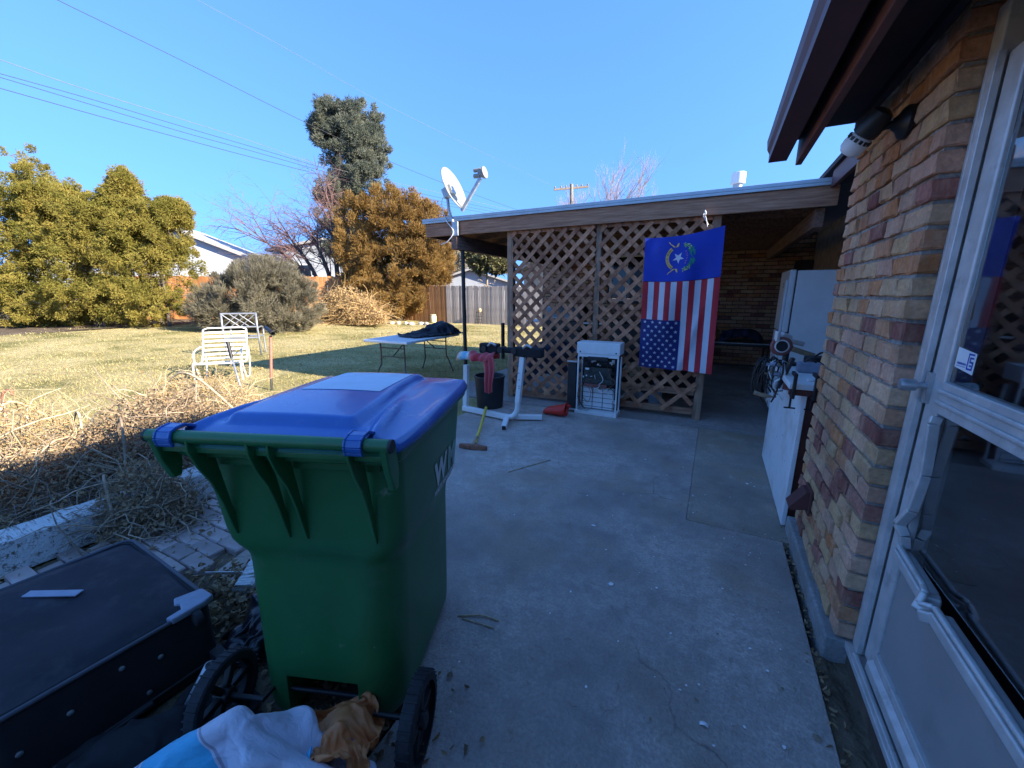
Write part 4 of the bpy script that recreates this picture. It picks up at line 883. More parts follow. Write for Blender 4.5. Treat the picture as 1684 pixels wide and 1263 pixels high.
# debris on the concrete
mb = MB()
for k in range(240):
    x = R.uniform(-1.9, .5); y = R.uniform(.9, 4.6)
    if R.random() < .6: x = R.gauss(.15, .25); y = R.uniform(1.2, 3.6)
    if x > .49: continue
    s_ = R.uniform(.002, .007)*(2.2 if R.random() < .05 else 1); a = R.uniform(0, 6.28); n = 5
    mb.add([(x+s_*math.cos(a+q*1.26)*R.uniform(.5, 1.3), y+s_*math.sin(a+q*1.26)*R.uniform(.5, 1.3), .0045+R.uniform(0, .002)) for q in range(n)], [tuple(range(n))], mi=0 if R.random() < .45 else 1)
for k in range(260):
    x = R.uniform(-1.2, .4); y = R.uniform(.9, 4.2); a = R.uniform(0, 6.28); L_ = R.uniform(.01, .035); mb.tube([(x, y, .005), (x+L_*.5*math.cos(a), y+L_*.5*math.sin(a), .007), (x+L_*math.cos(a+.4), y+L_*math.sin(a+.4), .005)], .0009, 4, mi=1)
tag(mb.build('ground_debris', [WHITEP, TWIGD], recalc=False), 'paint flecks and plant bits scattered on the concrete', 'debris', kind='stuff')
def twig(label, pts, r):
    t = thing('fallen_twig', label, 'twig', pts[0]); MB().tube([Vector(p)-Vector(pts[0]) for p in cr(pts, 4)], r, 6).build('stem', TWIG, t, smooth=True)
a = gp(752, 1014); b = gp(820, 1022); twig('dry straw stem on the concrete right of the cart', [a+Vector((0, 0, .004)), (a+b)/2+Vector((.01, .02, .008)), b+Vector((0, 0, .004))], .004)
a = gp(760, 1018); b = gp(812, 1034); twig('second thinner straw stem beside the first on the concrete', [a+Vector((0, 0, .004)), (a+b)/2+Vector((0, .0, .006)), b+Vector((0, 0, .004))], .003)
a = gp(835, 777); b = gp(905, 757); twig('long thin twig on the pale concrete before the lattice', [a+Vector((0, 0, .004)), (a+b)/2+Vector((0, .0, .006)), b+Vector((0, 0, .004))], .004)
chp = thing('paint_chip', 'curled pale paint chip on the concrete near the bottom edge', 'paint chip', gp(1158, 1193)+Vector((0, 0, .003)))
MB().grid(lambda u, v: (.03*(u-.5), .014*(v-.5), .006*math.sin(math.pi*u)), 6, 2).build('flake', WHITEP, chp, smooth=True, solid=.001)

# ================================================================ things in front of the lattice
ef = thing('exercise_frame', 'white rusty tube frame with black padded bar by lattice', 'exercise frame', (-2.3, 4.1, 0))
sq_ = .055
def path_bar(mb, pts, w_=sq_):
    for a, b in zip(pts[:-1], pts[1:]): mb.bar(a, b, w_, w_)
    for p in pts[1:-1]: mb.box(p, (w_*.98,)*3)
b0 = Vector((-.50, .02, .05)); b1 = Vector((.22, .0, .05))
mb = MB(); mb.bar((-.50, .02, .05), (.18, -.07, .05), .06, .06); mb.build('base_tube', RUSTW, ef, bevel=.006)
mb = MB(); p_ = cr([(.16, -.07, .05), (.25, -.055, .06), (.305, -.04, .13), (.315, -.035, .25)], 5); mb.tube(p_, .034, 8); mb.bar((.315, -.035, .24), (.375, -.03, .79), .06, .06, up=(0, 1, 0)); mb.build('upright', RUSTW, ef, bevel=.006)
for x, z in ((.345, .52), (.345, .42), (.338, .60)): mb = MB(); mb.tube([(x, -.066, z), (x, -.055, z)], .006, 8); mb.build('bolt_hole', BLACK, ef)
mb = MB(); mb.bar((-.47, .03, .05), (-.44, .03, .62), .06, .06, up=(0, 1, 0)); mb.build('upright', RUSTW, ef, bevel=.006)
mb = MB(); mb.bar((.20, -.10, .045), (.31, -.38, .03), .06, .055); mb.build('foot', RUSTW, ef, bevel=.006)
mb = MB(); mb.box((.312, -.384, .03), (.045, .012, .04), (0, 0, .37)); mb.build('foot_opening', BLACK, ef)
mb = MB(); mb.bar((.26, .0, .045), (.56, .13, .045), .06, .055); mb.build('foot', RUSTW, ef, bevel=.006)
mb = MB(); mb.tube([(-.14, -.02, .85), (.50, -.02, .855)], .035, 12); mb.bb((-.20, -.06, .80), (.05, .05, .92)); mb.bb((.26, -.07, .79), (.62, .04, .90)); mb.build('padded_bar', BLKF, ef, bevel=.02, seg=3)
for x in (.28, .10, -.12): mb = MB(); mb.tube([(x, -.085, .855), (x, .05, .855)], .035, 14); mb.build('clamp_knob', BLACK, ef, smooth='auto')
for x in (-.02, .44): mb = MB(); mb.tube(cr([(x-.05, -.06, .89), (x, -.065, .93), (x+.06, -.06, .90)], 4), .014, 8); mb.build('chrome_buckle', STEEL, ef, smooth=True)
# towel over the left end
tw = thing('beach_towel', 'tie-dye towel turning red hanging over the white frame', 'towel', (-2.52, 4.05, .62))
def towel_mat():
    m = bpy.data.materials.new('tie_dye'); m.use_nodes = True; t = m.node_tree; N = t.nodes.new; L = t.links.new; b = t.nodes['Principled BSDF']; tc = N('ShaderNodeTexCoord'); sx = N('ShaderNodeSeparateXYZ'); L(tc.outputs['Object'], sx.inputs[0])
    n = N('ShaderNodeTexNoise'); n.inputs['Scale'].default_value = 9; L(tc.outputs['Object'], n.inputs['Vector']); ad = N('ShaderNodeMath'); ad.operation = 'MULTIPLY_ADD'; ad.inputs[1].default_value = .16; L(n.outputs['Fac'], ad.inputs[0]); L(sx.outputs[0], ad.inputs[2])
    r = N('ShaderNodeValToRGB'); mr = N('ShaderNodeMapRange'); mr.inputs[1].default_value = -.26; mr.inputs[2].default_value = .24; L(ad.outputs[0], mr.inputs[0]); L(mr.outputs[0], r.inputs[0])
    e = r.color_ramp.elements; cs = [(0, (.1,.35,.5)), (.10, (.7,.72,.7)), (.2, (.65,.28,.1)), (.3, (.62,.64,.6)), (.38, (.12,.4,.55)), (.47, (.68,.66,.6)), (.56, (.55,.05,.05)), (.7, (.52,.03,.04)), (1, (.50,.06,.07))]
    while len(e) < len(cs): e.new(.5)
    for i, (p, c) in enumerate(cs): e[i].position = p; e[i].color = (*c, 1)
    L(r.outputs[0], b.inputs['Base Color']); b.inputs['Roughness'].default_value = .95; b.inputs['Sheen Weight'].default_value = .3; return m
TOWEL = towel_mat()
def towel_a(u, v):
    a = math.radians(-115+230*v); x = -.25+.50*u; r = .085+.012*math.sin(17*u+3*v)+.008*math.sin(31*u-6*v); return (x, r*math.sin(a)*1.05, .135+r*math.cos(a)*.75-.03*(1-u)+.012*math.sin(7*u))
def towel_b(u, v):
    x = .10+.17*u+.02*math.sin(5*v); fold = .022*math.sin(16*u+1.5)*(.3+.7*v); nar = 1-.35*v; return (.185+(x-.185)*nar+.035*v, -.088-.02*v+fold, .15-.40*v-.03*math.sin(math.pi*u)*(1 if v > .8 else v))
mb = MB(); mb.grid(towel_a, 40, 16); mb.build('draped_roll', TOWEL, tw, smooth=True, solid=.006)
mb = MB(); mb.grid(towel_b, 24, 30); mb.build('hanging_end', TOWEL, tw, smooth=True, solid=.008)
# tall black pot
bk = thing('black_pot', 'large black plastic plant pot behind the white frame', 'pot', (-2.62, 4.50, .002))
mb = MB(); mb.lathe([(.175, 0), (.20, .40), (.21, .402), (.21, .43), (.195, .43), (.19, .39), (.17, .05)], 36, cap=False); mb.lathe([(.172, .0), (.172, .012)], 36); mb.build('pot_wall', BLACK, bk, smooth='auto')
mb = MB(); mb.lathe([(.17, .0), (.17, .25), (.05, .30)], 20, (0, 0, .02)); mb.build('potting_soil', SOIL, bk, smooth=True)
# mattock
mk = thing('mattock', 'mattock with yellow handle lying on the concrete by cart', 'mattock', (-2.0, 3.10, .002))
mb = MB(); mb.tube([(-.02, .06, .035), (-.16, .38, .045), (-.42, .96, .115)], [.019, .016, .018], 10); mb.build('handle', YELLOW, mk, smooth='auto')
mb = MB(); mb.tube([(-.0, .0, .033), (-.08, .19, .04)], .021, 10); mb.build('handle_sleeve', ASHW, mk, smooth='auto')
mb = MB(); mb.prism([(-.14, -.05, .0), (-.02, -.045, .0), (.14, .01, .0), (.145, .03, .0), (.0, .03, .0), (-.14, -.02, .0)], (0, 0, 0), (0, 0, .045)); mb.build('head', RUST, mk, bevel=.008)
# gutted machine chassis
gm = thing('machine_chassis', 'gutted white machine frame with exposed wiring before the lattice', 'machine', (-1.225, 4.73, .001))
mb = MB(); mb.bb((-.265, -.01, .775), (.265, .22, .915)); mb.build('top_panel', WHITE, gm, bevel=.006)
mb = MB(); mb.bb((-.25, -.006, .735), (.255, .02, .774)); mb.build('header_rail', WHITE, gm, bevel=.003)
for x, z in ((-.22, .80), (.22, .80)): MB().tube([(x, -.014, z), (x, -.004, z)], .009, 10).build('bolt', BLACK, gm)
for x in (-.255, .237):
    mb = MB(); mb.bb((x, 0, .04), (x+.018, .02, .735)); mb.bb((x, .18, .04), (x+.018, .2, .735)); mb.build('side_rail', WHITE, gm, bevel=.002)
mb = MB(); mb.bb((-.27, -.012, 0), (.265, .22, .045)); mb.build('base_rail', WHITE, gm, bevel=.004)
mb = MB(); mb.bb((-.235, .19, .045), (.235, .20, .735)); mb.build('back_plate', BLACKM, gm)
mb = MB(); mb.bb((-.20, .10, .06), (.20, .115, .34)); wp = mb.build('white_liner', WHITEP, gm, bevel=.004)
mb = MB()
for k in range(5): mb.tube([(-.21, .085, .09+.06*k), (.21, .085, .09+.06*k)], .003, 6)
for k in range(4): mb.tube([(-.2+.13*k, .088, .06), (-.2+.13*k, .088, .36)], .003, 6)
mb.build('wire_rack', BLACKM, gm)
mb = MB(); mb.bb((-.17, .02, .355), (.12, .16, .395)); mb.build('tray', mat('dull_red', (.20,.07,.06), .6), gm, bevel=.004)
mb = MB(); mb.bb((-.20, .03, .40), (.20, .17, .46)); mb.bb((-.18, .05, .46), (.16, .17, .60)); mb.build('circuit_block', mat('dark_circuit', (.035,.04,.035), .5, var=.5, scale=40), gm, bevel=.004)
RR = random.Random(31)
for k in range(20):
    x = RR.uniform(-.19, .19); z = RR.uniform(.44, .70); s_ = RR.uniform(.012, .035); mb = MB(); mb.box((x, .035+RR.uniform(0, .05), z), (s_*RR.uniform(.8, 2.2), .03, s_)); mb.build('component', RR.choice([WHITEP, STEEL, BLACK, BLACKM, ALU]), gm, bevel=.002)
mb = MB(); mb.bb((-.12, -.02, .70), (.13, .01, .745)); mb.build('black_strip', BLACK, gm, bevel=.004)
for k in range(16):
    x = RR.uniform(-.2, .2); z = RR.uniform(.35, .72); pts = [(x, RR.uniform(0, .05), z)]
    for q in range(3): pts.append((max(-.23, min(.23, pts[-1][0]+RR.uniform(-.12, .12))), RR.uniform(-.02, .06), max(.06, pts[-1][2]+RR.uniform(-.16, .08))))
    mb = MB(); mb.tube(cr(pts, 4), .0035, 5); mb.build('wire', RR.choice([BLACK, BLACK, BLACK, RUST, WHITEP]), gm)
mb = MB(); mb.tube(cr([(-.23, .0, .22), (-.19, -.02, .14), (-.13, -.02, .08)], 4), .007, 6); mb.build('cable', BLACK, gm)
mb = MB(); mb.bb((-.22, -.02, .06), (-.08, .0, .075)); mb.build('bracket', STEEL, gm)
mb = MB(); mb.bb((-.385, .02, .05), (-.275, .14, .64)); sd = mb.build('side_unit', BLACK, gm, bevel=.006)
mb = MB(); mb.bb((-.39, .0, .655), (-.262, .03, .672)); mb.bb((-.39, .0, .03), (-.272, .03, .045)); mb.build('chrome_clip', ALU, gm)
MB().tube([(-.33, .012, .35), (-.33, .022, .35)], .035, 18).build('speaker_port', BLACKM, gm)
# red scoop
rs = thing('red_scoop', 'bright red plastic scoop on the concrete beside machine chassis', 'scoop', (-1.68, 4.52, .002))
mb = MB(); ls = []
for f, w_, h_ in ((-.16, .02, .03), (-.12, .075, .075), (0, .095, .115), (.10, .10, .14), (.15, .09, .175)):
    ls.append([Vector((f, w_*math.cos(a), max(.002, h_*.5+h_*.5*math.sin(a)+.01))) for a in [math.radians(q) for q in (200, 240, 270, 300, 340, 20, 60, 120, 160)]])
mb.loops(ls, capb=False); mb.build('bowl', RED, rs, smooth=True, solid=.004)
mb = MB(); mb.tube([(.13, 0, .15), (.20, .02, .13)], .014, 8); mb.build('grip', RED, rs, smooth=True)
# things behind the lattice
jg = thing('plastic_jug', 'pale blue plastic jug behind the lattice bottom', 'jug', (-.62, 5.55, .004))
mb = MB(); mb.lathe([(.075, 0), (.085, .02), (.085, .19), (.06, .25), (.025, .29), (.025, .31)], 24); mb.build('bottle', mat('blue_jug', (.35,.5,.62), .35), jg, smooth='auto')
MB().lathe([(.03, .311), (.03, .335)], 16).build('lid', WHITEP, jg)
drape('white_sack', 'crumpled white plastic sack behind the lattice by jug', 'sack', (-.90, 5.6, .004), .4, .46, .36, .32, [WHITEP], 22, n=24, cols=[GR, ('ball', (0, 0, .08), (.26, .18, .24))])
drape('blue_tarp', 'dark blue tarp bundle behind the lattice', 'tarp', (-2.0, 5.75, .004), .1, 1.6, 1.3, .85, [mat('tarp_blue', (.018,.024,.05), .6, var=.4, scale=3)], 33, n=36, cols=[('box', (0, 0, .35), (1.0, .5, .7))])
drape('dark_cushions', 'dark heap of cushions beyond the machine chassis', 'cushions', (-.75, 6.3, .004), .2, 1.5, 1.2, .8, [mat('dark_cushion', (.03,.028,.028), .9, var=.4, scale=3)], 35, n=34, cols=[('box', (0, 0, .3), (.9, .5, .6))])
drape('tan_cloth', 'tan cloth bundle heaped behind the lattice', 'cloth bundle', (-.78, 5.42, .004), .2, .5, .36, .66, [BUFFP], 37, n=24, cols=[('box', (0, 0, .29), (.26, .16, .58))])
bq = thing('gas_grill', 'silver lidded gas grill against the brick back wall', 'grill', (-2.95, 8.5, .004))
mb = MB()
def hood(u, v): a = math.radians(180*v); return (-.42+.84*u, -.27*math.cos(a), .92+.30*math.sin(a)**.8)
mb.grid(hood, 4, 16); mb.build('hood', mat('dull_hood', (.22,.20,.19), .5, metal=.4, var=.2), bq, smooth=True, solid=.01)
MB().bb((-.44, -.29, .72), (.44, .29, .915)).build('firebox', BLACKM, bq, bevel=.01)
MB().bb((-.42, -.25, .06), (.42, .25, .70)).build('cart', BLACK, bq, bevel=.01)
for s_ in (-1, 1): MB().box((s_*.66, 0, .88), (.42, .5, .04)).build('side_shelf', STEEL, bq, bevel=.005)
MB().tube([(-.33, -.32, .98), (.33, -.32, .98)], .014, 10).build('handle', STEEL, bq)
for x in (-.4, .4):
    for y in (-.22, .22): MB().bb((x-.02, y-.02, 0), (x+.02, y+.02, .06)).build('leg', BLACKM, bq)
gc = thing('grill_cover', 'dark covered appliance under the window behind the lattice', 'appliance', (-1.45, 8.7, .004))
MB().bb((-.5, -.3, 0), (.5, .3, .9)).build('cabinet_body', BLACK, gc, bevel=.03); MB().bb((-.53, -.33, .905), (.53, .33, .95)).build('cabinet_top', BLACKM, gc, bevel=.01)

# ================================================================ fridge, cabinet, tools
fr = thing('refrigerator', 'white two-door refrigerator under the patio cover', 'refrigerator', (1.12, 6.05, .004))
MB().bb((-.32, -.36, .02), (.36, .36, 1.755)).build('case', WHITEP, fr, bevel=.012, seg=3)
for z0, z1, nm in ((.06, 1.03, 'door'), (1.042, 1.765, 'door')):
    d_ = MB().bb((-.395, -.36, z0), (-.332, .36, z1)).build(nm, WHITEP, fr, bevel=.016, seg=3)
    MB().bb((-.425, -.35, z0+.05 if z0 < 1 else z0+.01), (-.397, -.31, z1-.01 if z0 < 1 else z1-.12)).build('handle', WHITEP, d_, bevel=.008)
    if z0 > 1: MB().bb((-.3975, .02, 1.60), (-.3955, .05, 1.62)).bb((-.3975, .02, 1.565), (-.3955, .05, 1.585)).build('badge', BLACK, d_)
MB().bb((-.331, -.35, .03), (-.321, .35, 1.75)).build('gasket', BLACK, fr)
MB().bb((-.34, -.33, 0), (.34, .33, .019)).build('base', BLACK, fr)
cb = thing('work_cabinet', 'red-brown work cabinet with chipped white side beside brick pier', 'cabinet', (.80, 3.3, .003))
MB().bb((-.245, -.37, 0), (.45, .55, .92)).build('carcass', REDBROWN, cb, bevel=.004)
mb = MB(); mb.prism([(-.272, -.40, .0), (-.272, .90, .0), (-.272, .90, .66), (-.272, -.40, .90)], (0, 0, 0), (.025, 0, 0)); mb.build('white_panel', WHITEC, cb, bevel=.003)
MB().bb((-.35, -.42, .923), (.55, .50, .96)).build('worktop', WHITEC, cb, bevel=.005)
MB().bb((-.345, -.415, .885), (.54, -.375, .921)).build('apron', REDBROWN, cb, bevel=.003)
def cclamp(x, y, z, rz, lab):
    t = thing('bench_clamp', lab, 'clamp', (x, y, z), rz)
    mb = MB(); mb.bar((0, 0, .055), (0, .10, .055), .018, .022); mb.bar((0, 0, .065), (0, 0, -.09), .018, .022, up=(0, 1, 0)); mb.bar((0, 0, -.08), (0, .06, -.08), .018, .022); mb.build('frame', BLACKM, t, bevel=.003)
    mb = MB(); mb.tube([(0, .05, -.16), (0, .05, -.02)], .006, 8); mb.build('screw', BLACKM, t); MB().tube([(-.03, .05, -.16), (.03, .05, -.16)], .005, 8).build('tommy_bar', BLACKM, t)
cclamp(.47, 2.845, .965, 0, 'black iron clamp at the corner of the white worktop'); cclamp(.575, 2.845, .965, 0, 'black iron clamp nearest the brick pier on worktop')
sw = thing('chop_saw', 'pinkish white power saw with round guard on the cabinet', 'power saw', (.50, 3.62, .963), math.radians(20)); sw.scale = (.72, .72, .72)
ax2 = Vector((-.25, -.9, .1)).normalized(); q3 = ax2.to_track_quat('Z', 'Y').to_matrix()
PINKW = mat('faded_white_casting', (.62,.55,.52), .5, var=.12, scale=8); MAR = mat('maroon_guard', (.22,.07,.06), .5)
mb = MB(); mb.lathe([(.03, -.03), (.095, -.03), (.10, -.02), (.10, .02), (.09, .03)], 30, (-.04, 0, .20), q3, cap=True); mb.build('guard', MAR, sw, smooth='auto')
mb = MB(); mb.lathe([(.055, .031), (.068, .033), (.066, .041), (.056, .043)], 30, (-.04, 0, .20), q3, cap=False); mb.build('flange', PINKW, sw, smooth='auto')
MB().lathe([(.0, .032), (.054, .033)], 24, (-.04, 0, .20), q3, cap=False).build('disc', BLACKM, sw)
mb = MB(); mb.tube([(-.07, .02, .26), (-.02, .05, .30), (.07, .06, .28)], [.03, .05, .035], 12); mb.bb((-.11, -.03, .25), (-.075, .03, .36)); mb.bar((.0, .03, .27), (.20, .05, .22), .05, .05); mb.build('motor', PINKW, sw, bevel=.008)
mb = MB(); mb.bar((.05, -.03, .18), (.26, -.05, .11), .05, .055); mb.build('wood_block', ASHW, sw, bevel=.004)
mb = MB(); mb.tube([(.02, 0, .0), (.02, 0, .16)], .03, 10); mb.bb((-.10, -.08, 0), (.16, .10, .025)); mb.build('base', BLACKM, sw, bevel=.005)
cbn = thing('cable_bundle', 'tangled cables and gloves hanging off the cabinet corner', 'cables', (.44, 3.30, .965)); cbn.scale = (.72, .72, .72)
RR = random.Random(5)
for k in range(24):
    x = RR.uniform(-.13, .06); y = RR.uniform(-.12, .25); pts = [(x+.04, y, .06), (x-.02, y-.03, .11), (x-.05+RR.uniform(-.05, .05), y-.06, RR.uniform(-.02, .08)), (x-.06+RR.uniform(-.06, .06), y-.05, RR.uniform(-.20, -.05)), (x-.03+RR.uniform(-.05, .05), y-.04, RR.uniform(-.32, -.12))]
    MB().tube(cr(pts, 4), RR.uniform(.004, .008), 6).build('cable', RR.choice([BLACK, BLACK, BLACK, GREYP, WHITEP]), cbn, smooth=True)
for k in range(5):
    mb = MB(); p = Vector((RR.uniform(-.16, -.04), RR.uniform(-.12, .1), RR.uniform(-.06, .07))); mb.tube([p, p+Vector((.07, -.02, .02)), p+Vector((.14, -.01, -.01))], [.012, .022, .01], 8); mb.build('glove_finger', RR.choice([ASHW, BUFFP, GREYP]), cbn, smooth=True)
mb = MB(); mb.tube([(-.19, -.08, -.22), (-.10, -.09, -.24), (-.03, -.09, -.245)], [.022, .02, .01], 10); mb.build('wooden_grip', ASHW, cbn, smooth=True)
mb = MB(); mb.bar((.0, -.10, -.14), (.07, -.18, .16), .04, .03); mb.build('black_strap', BLACK, cbn, bevel=.004)
for i, (x, y, s_, m_, nm, lb) in enumerate(((.62, 3.35, .07, GREYP, 'grey_case', 'small grey tool case on the worktop by the saw'), (.72, 3.55, .09, BLACK, 'black_case', 'black tool case at the back of the worktop'), (.80, 3.15, .05, BUFFP, 'tan_box', 'low tan box on the worktop next to the pier'))):
    t = thing(nm, lb, 'tool case', (x, y, .962), .3*i); MB().bb((-s_, -s_*.7, 0), (s_, s_*.7, s_)).build('case_body', m_, t, bevel=.012); MB().tube(cr([(-s_*.5, 0, s_), (0, 0, s_+.03), (s_*.5, 0, s_)], 4), .007, 8).build('handle', BLACK, t)
pl = thing('white_rod', 'thin white rod lying across the worktop', 'rod', (.56, 3.0, .97)); MB().tube([(0, 0, 0), (.22, .04, .005)], .008, 8).build('rod_body', WHITEP, pl)
# dark folding table inside
tb = thing('work_table', 'dark folding table in the shade under the cover', 'table', (.15, 7.4, .004))
MB().bb((-.75, -.38, .70), (.75, .38, .735)).build('tabletop', BLACK, tb, bevel=.006)
for x in (-.62, .62):
    for y in (-.3, .3): MB().tube([(x, y, 0), (x, y, .70)], .016, 8).build('leg', BLACKM, tb)
MB().bb((-.5, -.36, .736), (.62, -.30, .748)).build('pale_edge', STEEL, tb)
drape('tan_bag', 'tan canvas bag on the dark table under the cover', 'bag', (-.12, 7.3, .748), .3, .5, .4, .32, [mat('tan_canvas', (.22,.14,.05), .85, var=.25)], 41, n=24, cols=[('box', (0, 0, -.03), (1.2, .7, .06)), ('ball', (0, 0, .08), (.34, .24, .28))])
drape('navy_coat', 'dark navy coat heaped on the shaded table', 'coat', (.42, 7.35, .748), .1, .62, .4, .30, [mat('navy_cloth', (.016,.022,.05), .85, var=.4)], 43, n=28, cols=[('box', (0, 0, -.03), (1.0, .7, .06)), ('ball', (0, 0, .07), (.5, .24, .24))])

# ================================================================ yard furniture
lc = thing('strap_lawn_chair', 'low white vinyl strap lawn chair on the sunny grass', 'lawn chair', (-7.52, 3.66, terr(-7.5, 3.7)), math.radians(50))
def side(x):
    return cr([(x, .03, 0), (x, .0, .16), (x, .02, .30), (x, .10, .335), (x, .50, .30), (x, .72, .58), (x, .86, .84)], 5)
for x in (-.34, .34):
    MB().tube(side(x), .014, 8).build('side_frame', WHITE, lc, smooth=True)
    MB().tube(cr([(x, .12, .33), (x+.0, .30, .02), (x, .42, .0), (x, .62, .02), (x, .78, .33), (x*1.02, .70, .54), (x*1.02, .42, .545), (x*1.02, .18, .50), (x, .12, .34)], 4), .013, 8).build('arm_leg', WHITE, lc, smooth=True)
MB().tube([(-.34, .86, .84), (-.27, .885, .87), (.27, .885, .87), (.34, .86, .84)], .014, 8).build('top_rail', WHITE, lc, smooth=True)
MB().tube([(-.34, .05, .322), (.34, .05, .322)], .014, 8).build('front_rail', WHITE, lc, smooth=True)
sp = side(0.)
def at_len(f):
    tot = [0]
    for a, b in zip(sp[:-1], sp[1:]): tot.append(tot[-1]+(b-a).length)
    d = f*tot[-1]
    for i in range(len(sp)-1):
        if tot[i+1] >= d: t = (d-tot[i])/(tot[i+1]-tot[i]); return sp[i].lerp(sp[i+1], t), (sp[i+1]-sp[i]).normalized()
    return sp[-1], (sp[-1]-sp[-2]).normalized()
for f in (.27, .305, .34, .375, .41, .445, .48, .545, .61, .67, .73, .79, .85, .91, .965):
    p, t = at_len(f); n = t.cross(Vector((1, 0, 0))).normalized()
    wd = .042 if f > .5 else .046
    MB().grid(lambda u, v: Vector((-.35+.70*u, p.y, p.z))+t*wd*(v-.5)-n*(.012*math.sin(math.pi*u)-.016), 8, 1).build('strap', STRAP, lc, solid=.004, smooth=True)
mc = thing('metal_patio_chair', 'grey metal patio chair frame with crossed back bars', 'patio chair', (-10.3, 5.65, terr(-10.3, 5.65)), math.radians(48))
GM = mat('grey_chair_metal', (.30,.31,.33), .45, metal=.5, var=.15)
for x in (-.36, .36):
    MB().tube([(x, .05, 0), (x, .03, .45), (x, .0, .75), (x, .05, 1.06)], .024, 8).build('back_post', GM, mc, smooth=True)
    MB().tube([(x, .60, 0), (x, .58, .45)], .022, 8).build('leg', GM, mc)
    MB().tube(cr([(x, .02, .68), (x, .30, .70), (x, .62, .66), (x, .60, .45)], 4), .02, 8).build('armrest', GM, mc, smooth=True)
for z, y in ((1.04, .05), (.72, .0), (.45, .03)): MB().tube([(-.36, y, z), (.36, y, z)], .022, 8).build('cross_rail', GM, mc)
MB().tube([(-.36, .58, .45), (.36, .58, .45)], .022, 8).build('cross_rail', GM, mc)
for a, b in (((-.34, .74), (-.02, 1.02)), ((-.34, 1.02), (-.02, .74)), ((.02, .74), (.34, 1.02)), ((.02, 1.02), (.34, .74)), ((-.18, .74), (.18, 1.02)), ((.18, .74), (-.18, 1.02))):
    MB().tube([(a[0], .02, a[1]), (b[0], .03, b[1])], .011, 6).build('back_bar', GM, mc)
# garden stakes
g0 = gp(403, 658); D0 = (g0-Vector((0, 0, 1.5))).dot(Vector((-math.sin(YAW)*math.cos(PITCH), math.cos(YAW)*math.cos(PITCH), -math.sin(PITCH))))
st1 = thing('walking_cane', 'grey metal cane with black grip stuck in the lawn', 'cane', g0)
pt = dp(381, 588, D0+.05)-g0; ph = dp(374, 562, D0+.06)-g0
MB().tube([(0, 0, -.03), pt], .014, 8).build('shaft', STEEL, st1, smooth=True); MB().tube([pt, ph], .024, 12).build('grip', BLACK, st1, smooth='auto')
g1 = gp(447, 640); D1 = (g1-Vector((0, 0, 1.5))).dot(Vector((-math.sin(YAW)*math.cos(PITCH), math.cos(YAW)*math.cos(PITCH), -math.sin(PITCH))))
st2 = thing('red_stake', 'faded red pipe stake with black tube across its top', 'stake', g1)
MB().tube([(0, 0, -.03), dp(446, 622, D1)-g1], .018, 8).build('dark_tip', BLACKM, st2); MB().tube([dp(446, 622, D1)-g1, dp(445, 552, D1)-g1], .021, 10).build('shaft', mat('faded_red_paint', (.40,.13,.09), .6, var=.2), st2, smooth='auto')
MB().tube([dp(449, 549, D1-.05)-g1, dp(437, 539, D1+.25)-g1], .033, 12, cap=False).build('cross_tube', BLACKM, st2, smooth=True, solid=.006)
hk = thing('rusty_hook', 'rusty iron shepherd hook rising from the dead vines', 'hook', gp(12, 735, .1))
b_ = gp(12, 735, .1); Dh = (b_-Vector((0, 0, 1.5))).dot(Vector((-math.sin(YAW)*math.cos(PITCH), math.cos(YAW)*math.cos(PITCH), -math.sin(PITCH))))
MB().tube(cr([(0, 0, -.1)]+[dp(x, y, Dh)-b_ for x, y in ((10, 690), (6, 668), (4, 652), (8, 643), (17, 642), (21, 650))], 5), .012, 8).build('rod', RUST, hk, smooth=True)
# folding table with jacket
ft = thing('folding_table', 'white plastic folding table with bowed legs on the lawn', 'folding table', (-4.92, 5.72, -.02), math.radians(2))
MB().bb((-.47, -.80, .705), (.47, .80, .75)).build('tabletop', WHITEP, ft, bevel=.012, seg=3)
LEGM = mat('bronze_leg', (.09,.085,.08), .45, metal=.5, var=.2)
for y, s_ in ((-.62, -1), (.62, 1)):
    for x in (-.26, .26): MB().tube(cr([(x, y, .70), (x, y, .35), (x*1.12, y+s_*.04, .22), (x*1.45, y+s_*.05, .0)], 5), .013, 8).build('leg', LEGM, ft, smooth=True)
    MB().tube([(-.26, y, .60), (.26, y, .60)], .011, 8).build('leg_rail', LEGM, ft)
    MB().tube([(0, y, .45), (0, y-s_*.38, .70)], .010, 8).build('brace', LEGM, ft); MB().tube([(-.26, y, .45), (.26, y, .45)], .010, 8).build('leg_rail', LEGM, ft)
drape('black_jacket', 'black padded jacket heaped on the white folding table', 'jacket', (-4.72, 6.0, .732), math.radians(68), 1.15, .62, .30, [mat('black_quilt', (.012,.013,.022), .6, var=.4)], 51, n=44, thick=.012, bend=.1, crease=.012, cols=[('box', (0, 0, -.03), (1.5, .8, .06)), ('ball', (.18, 0, .08), (.45, .34, .30)), ('ball', (-.3, .02, .02), (.3, .2, .10))])

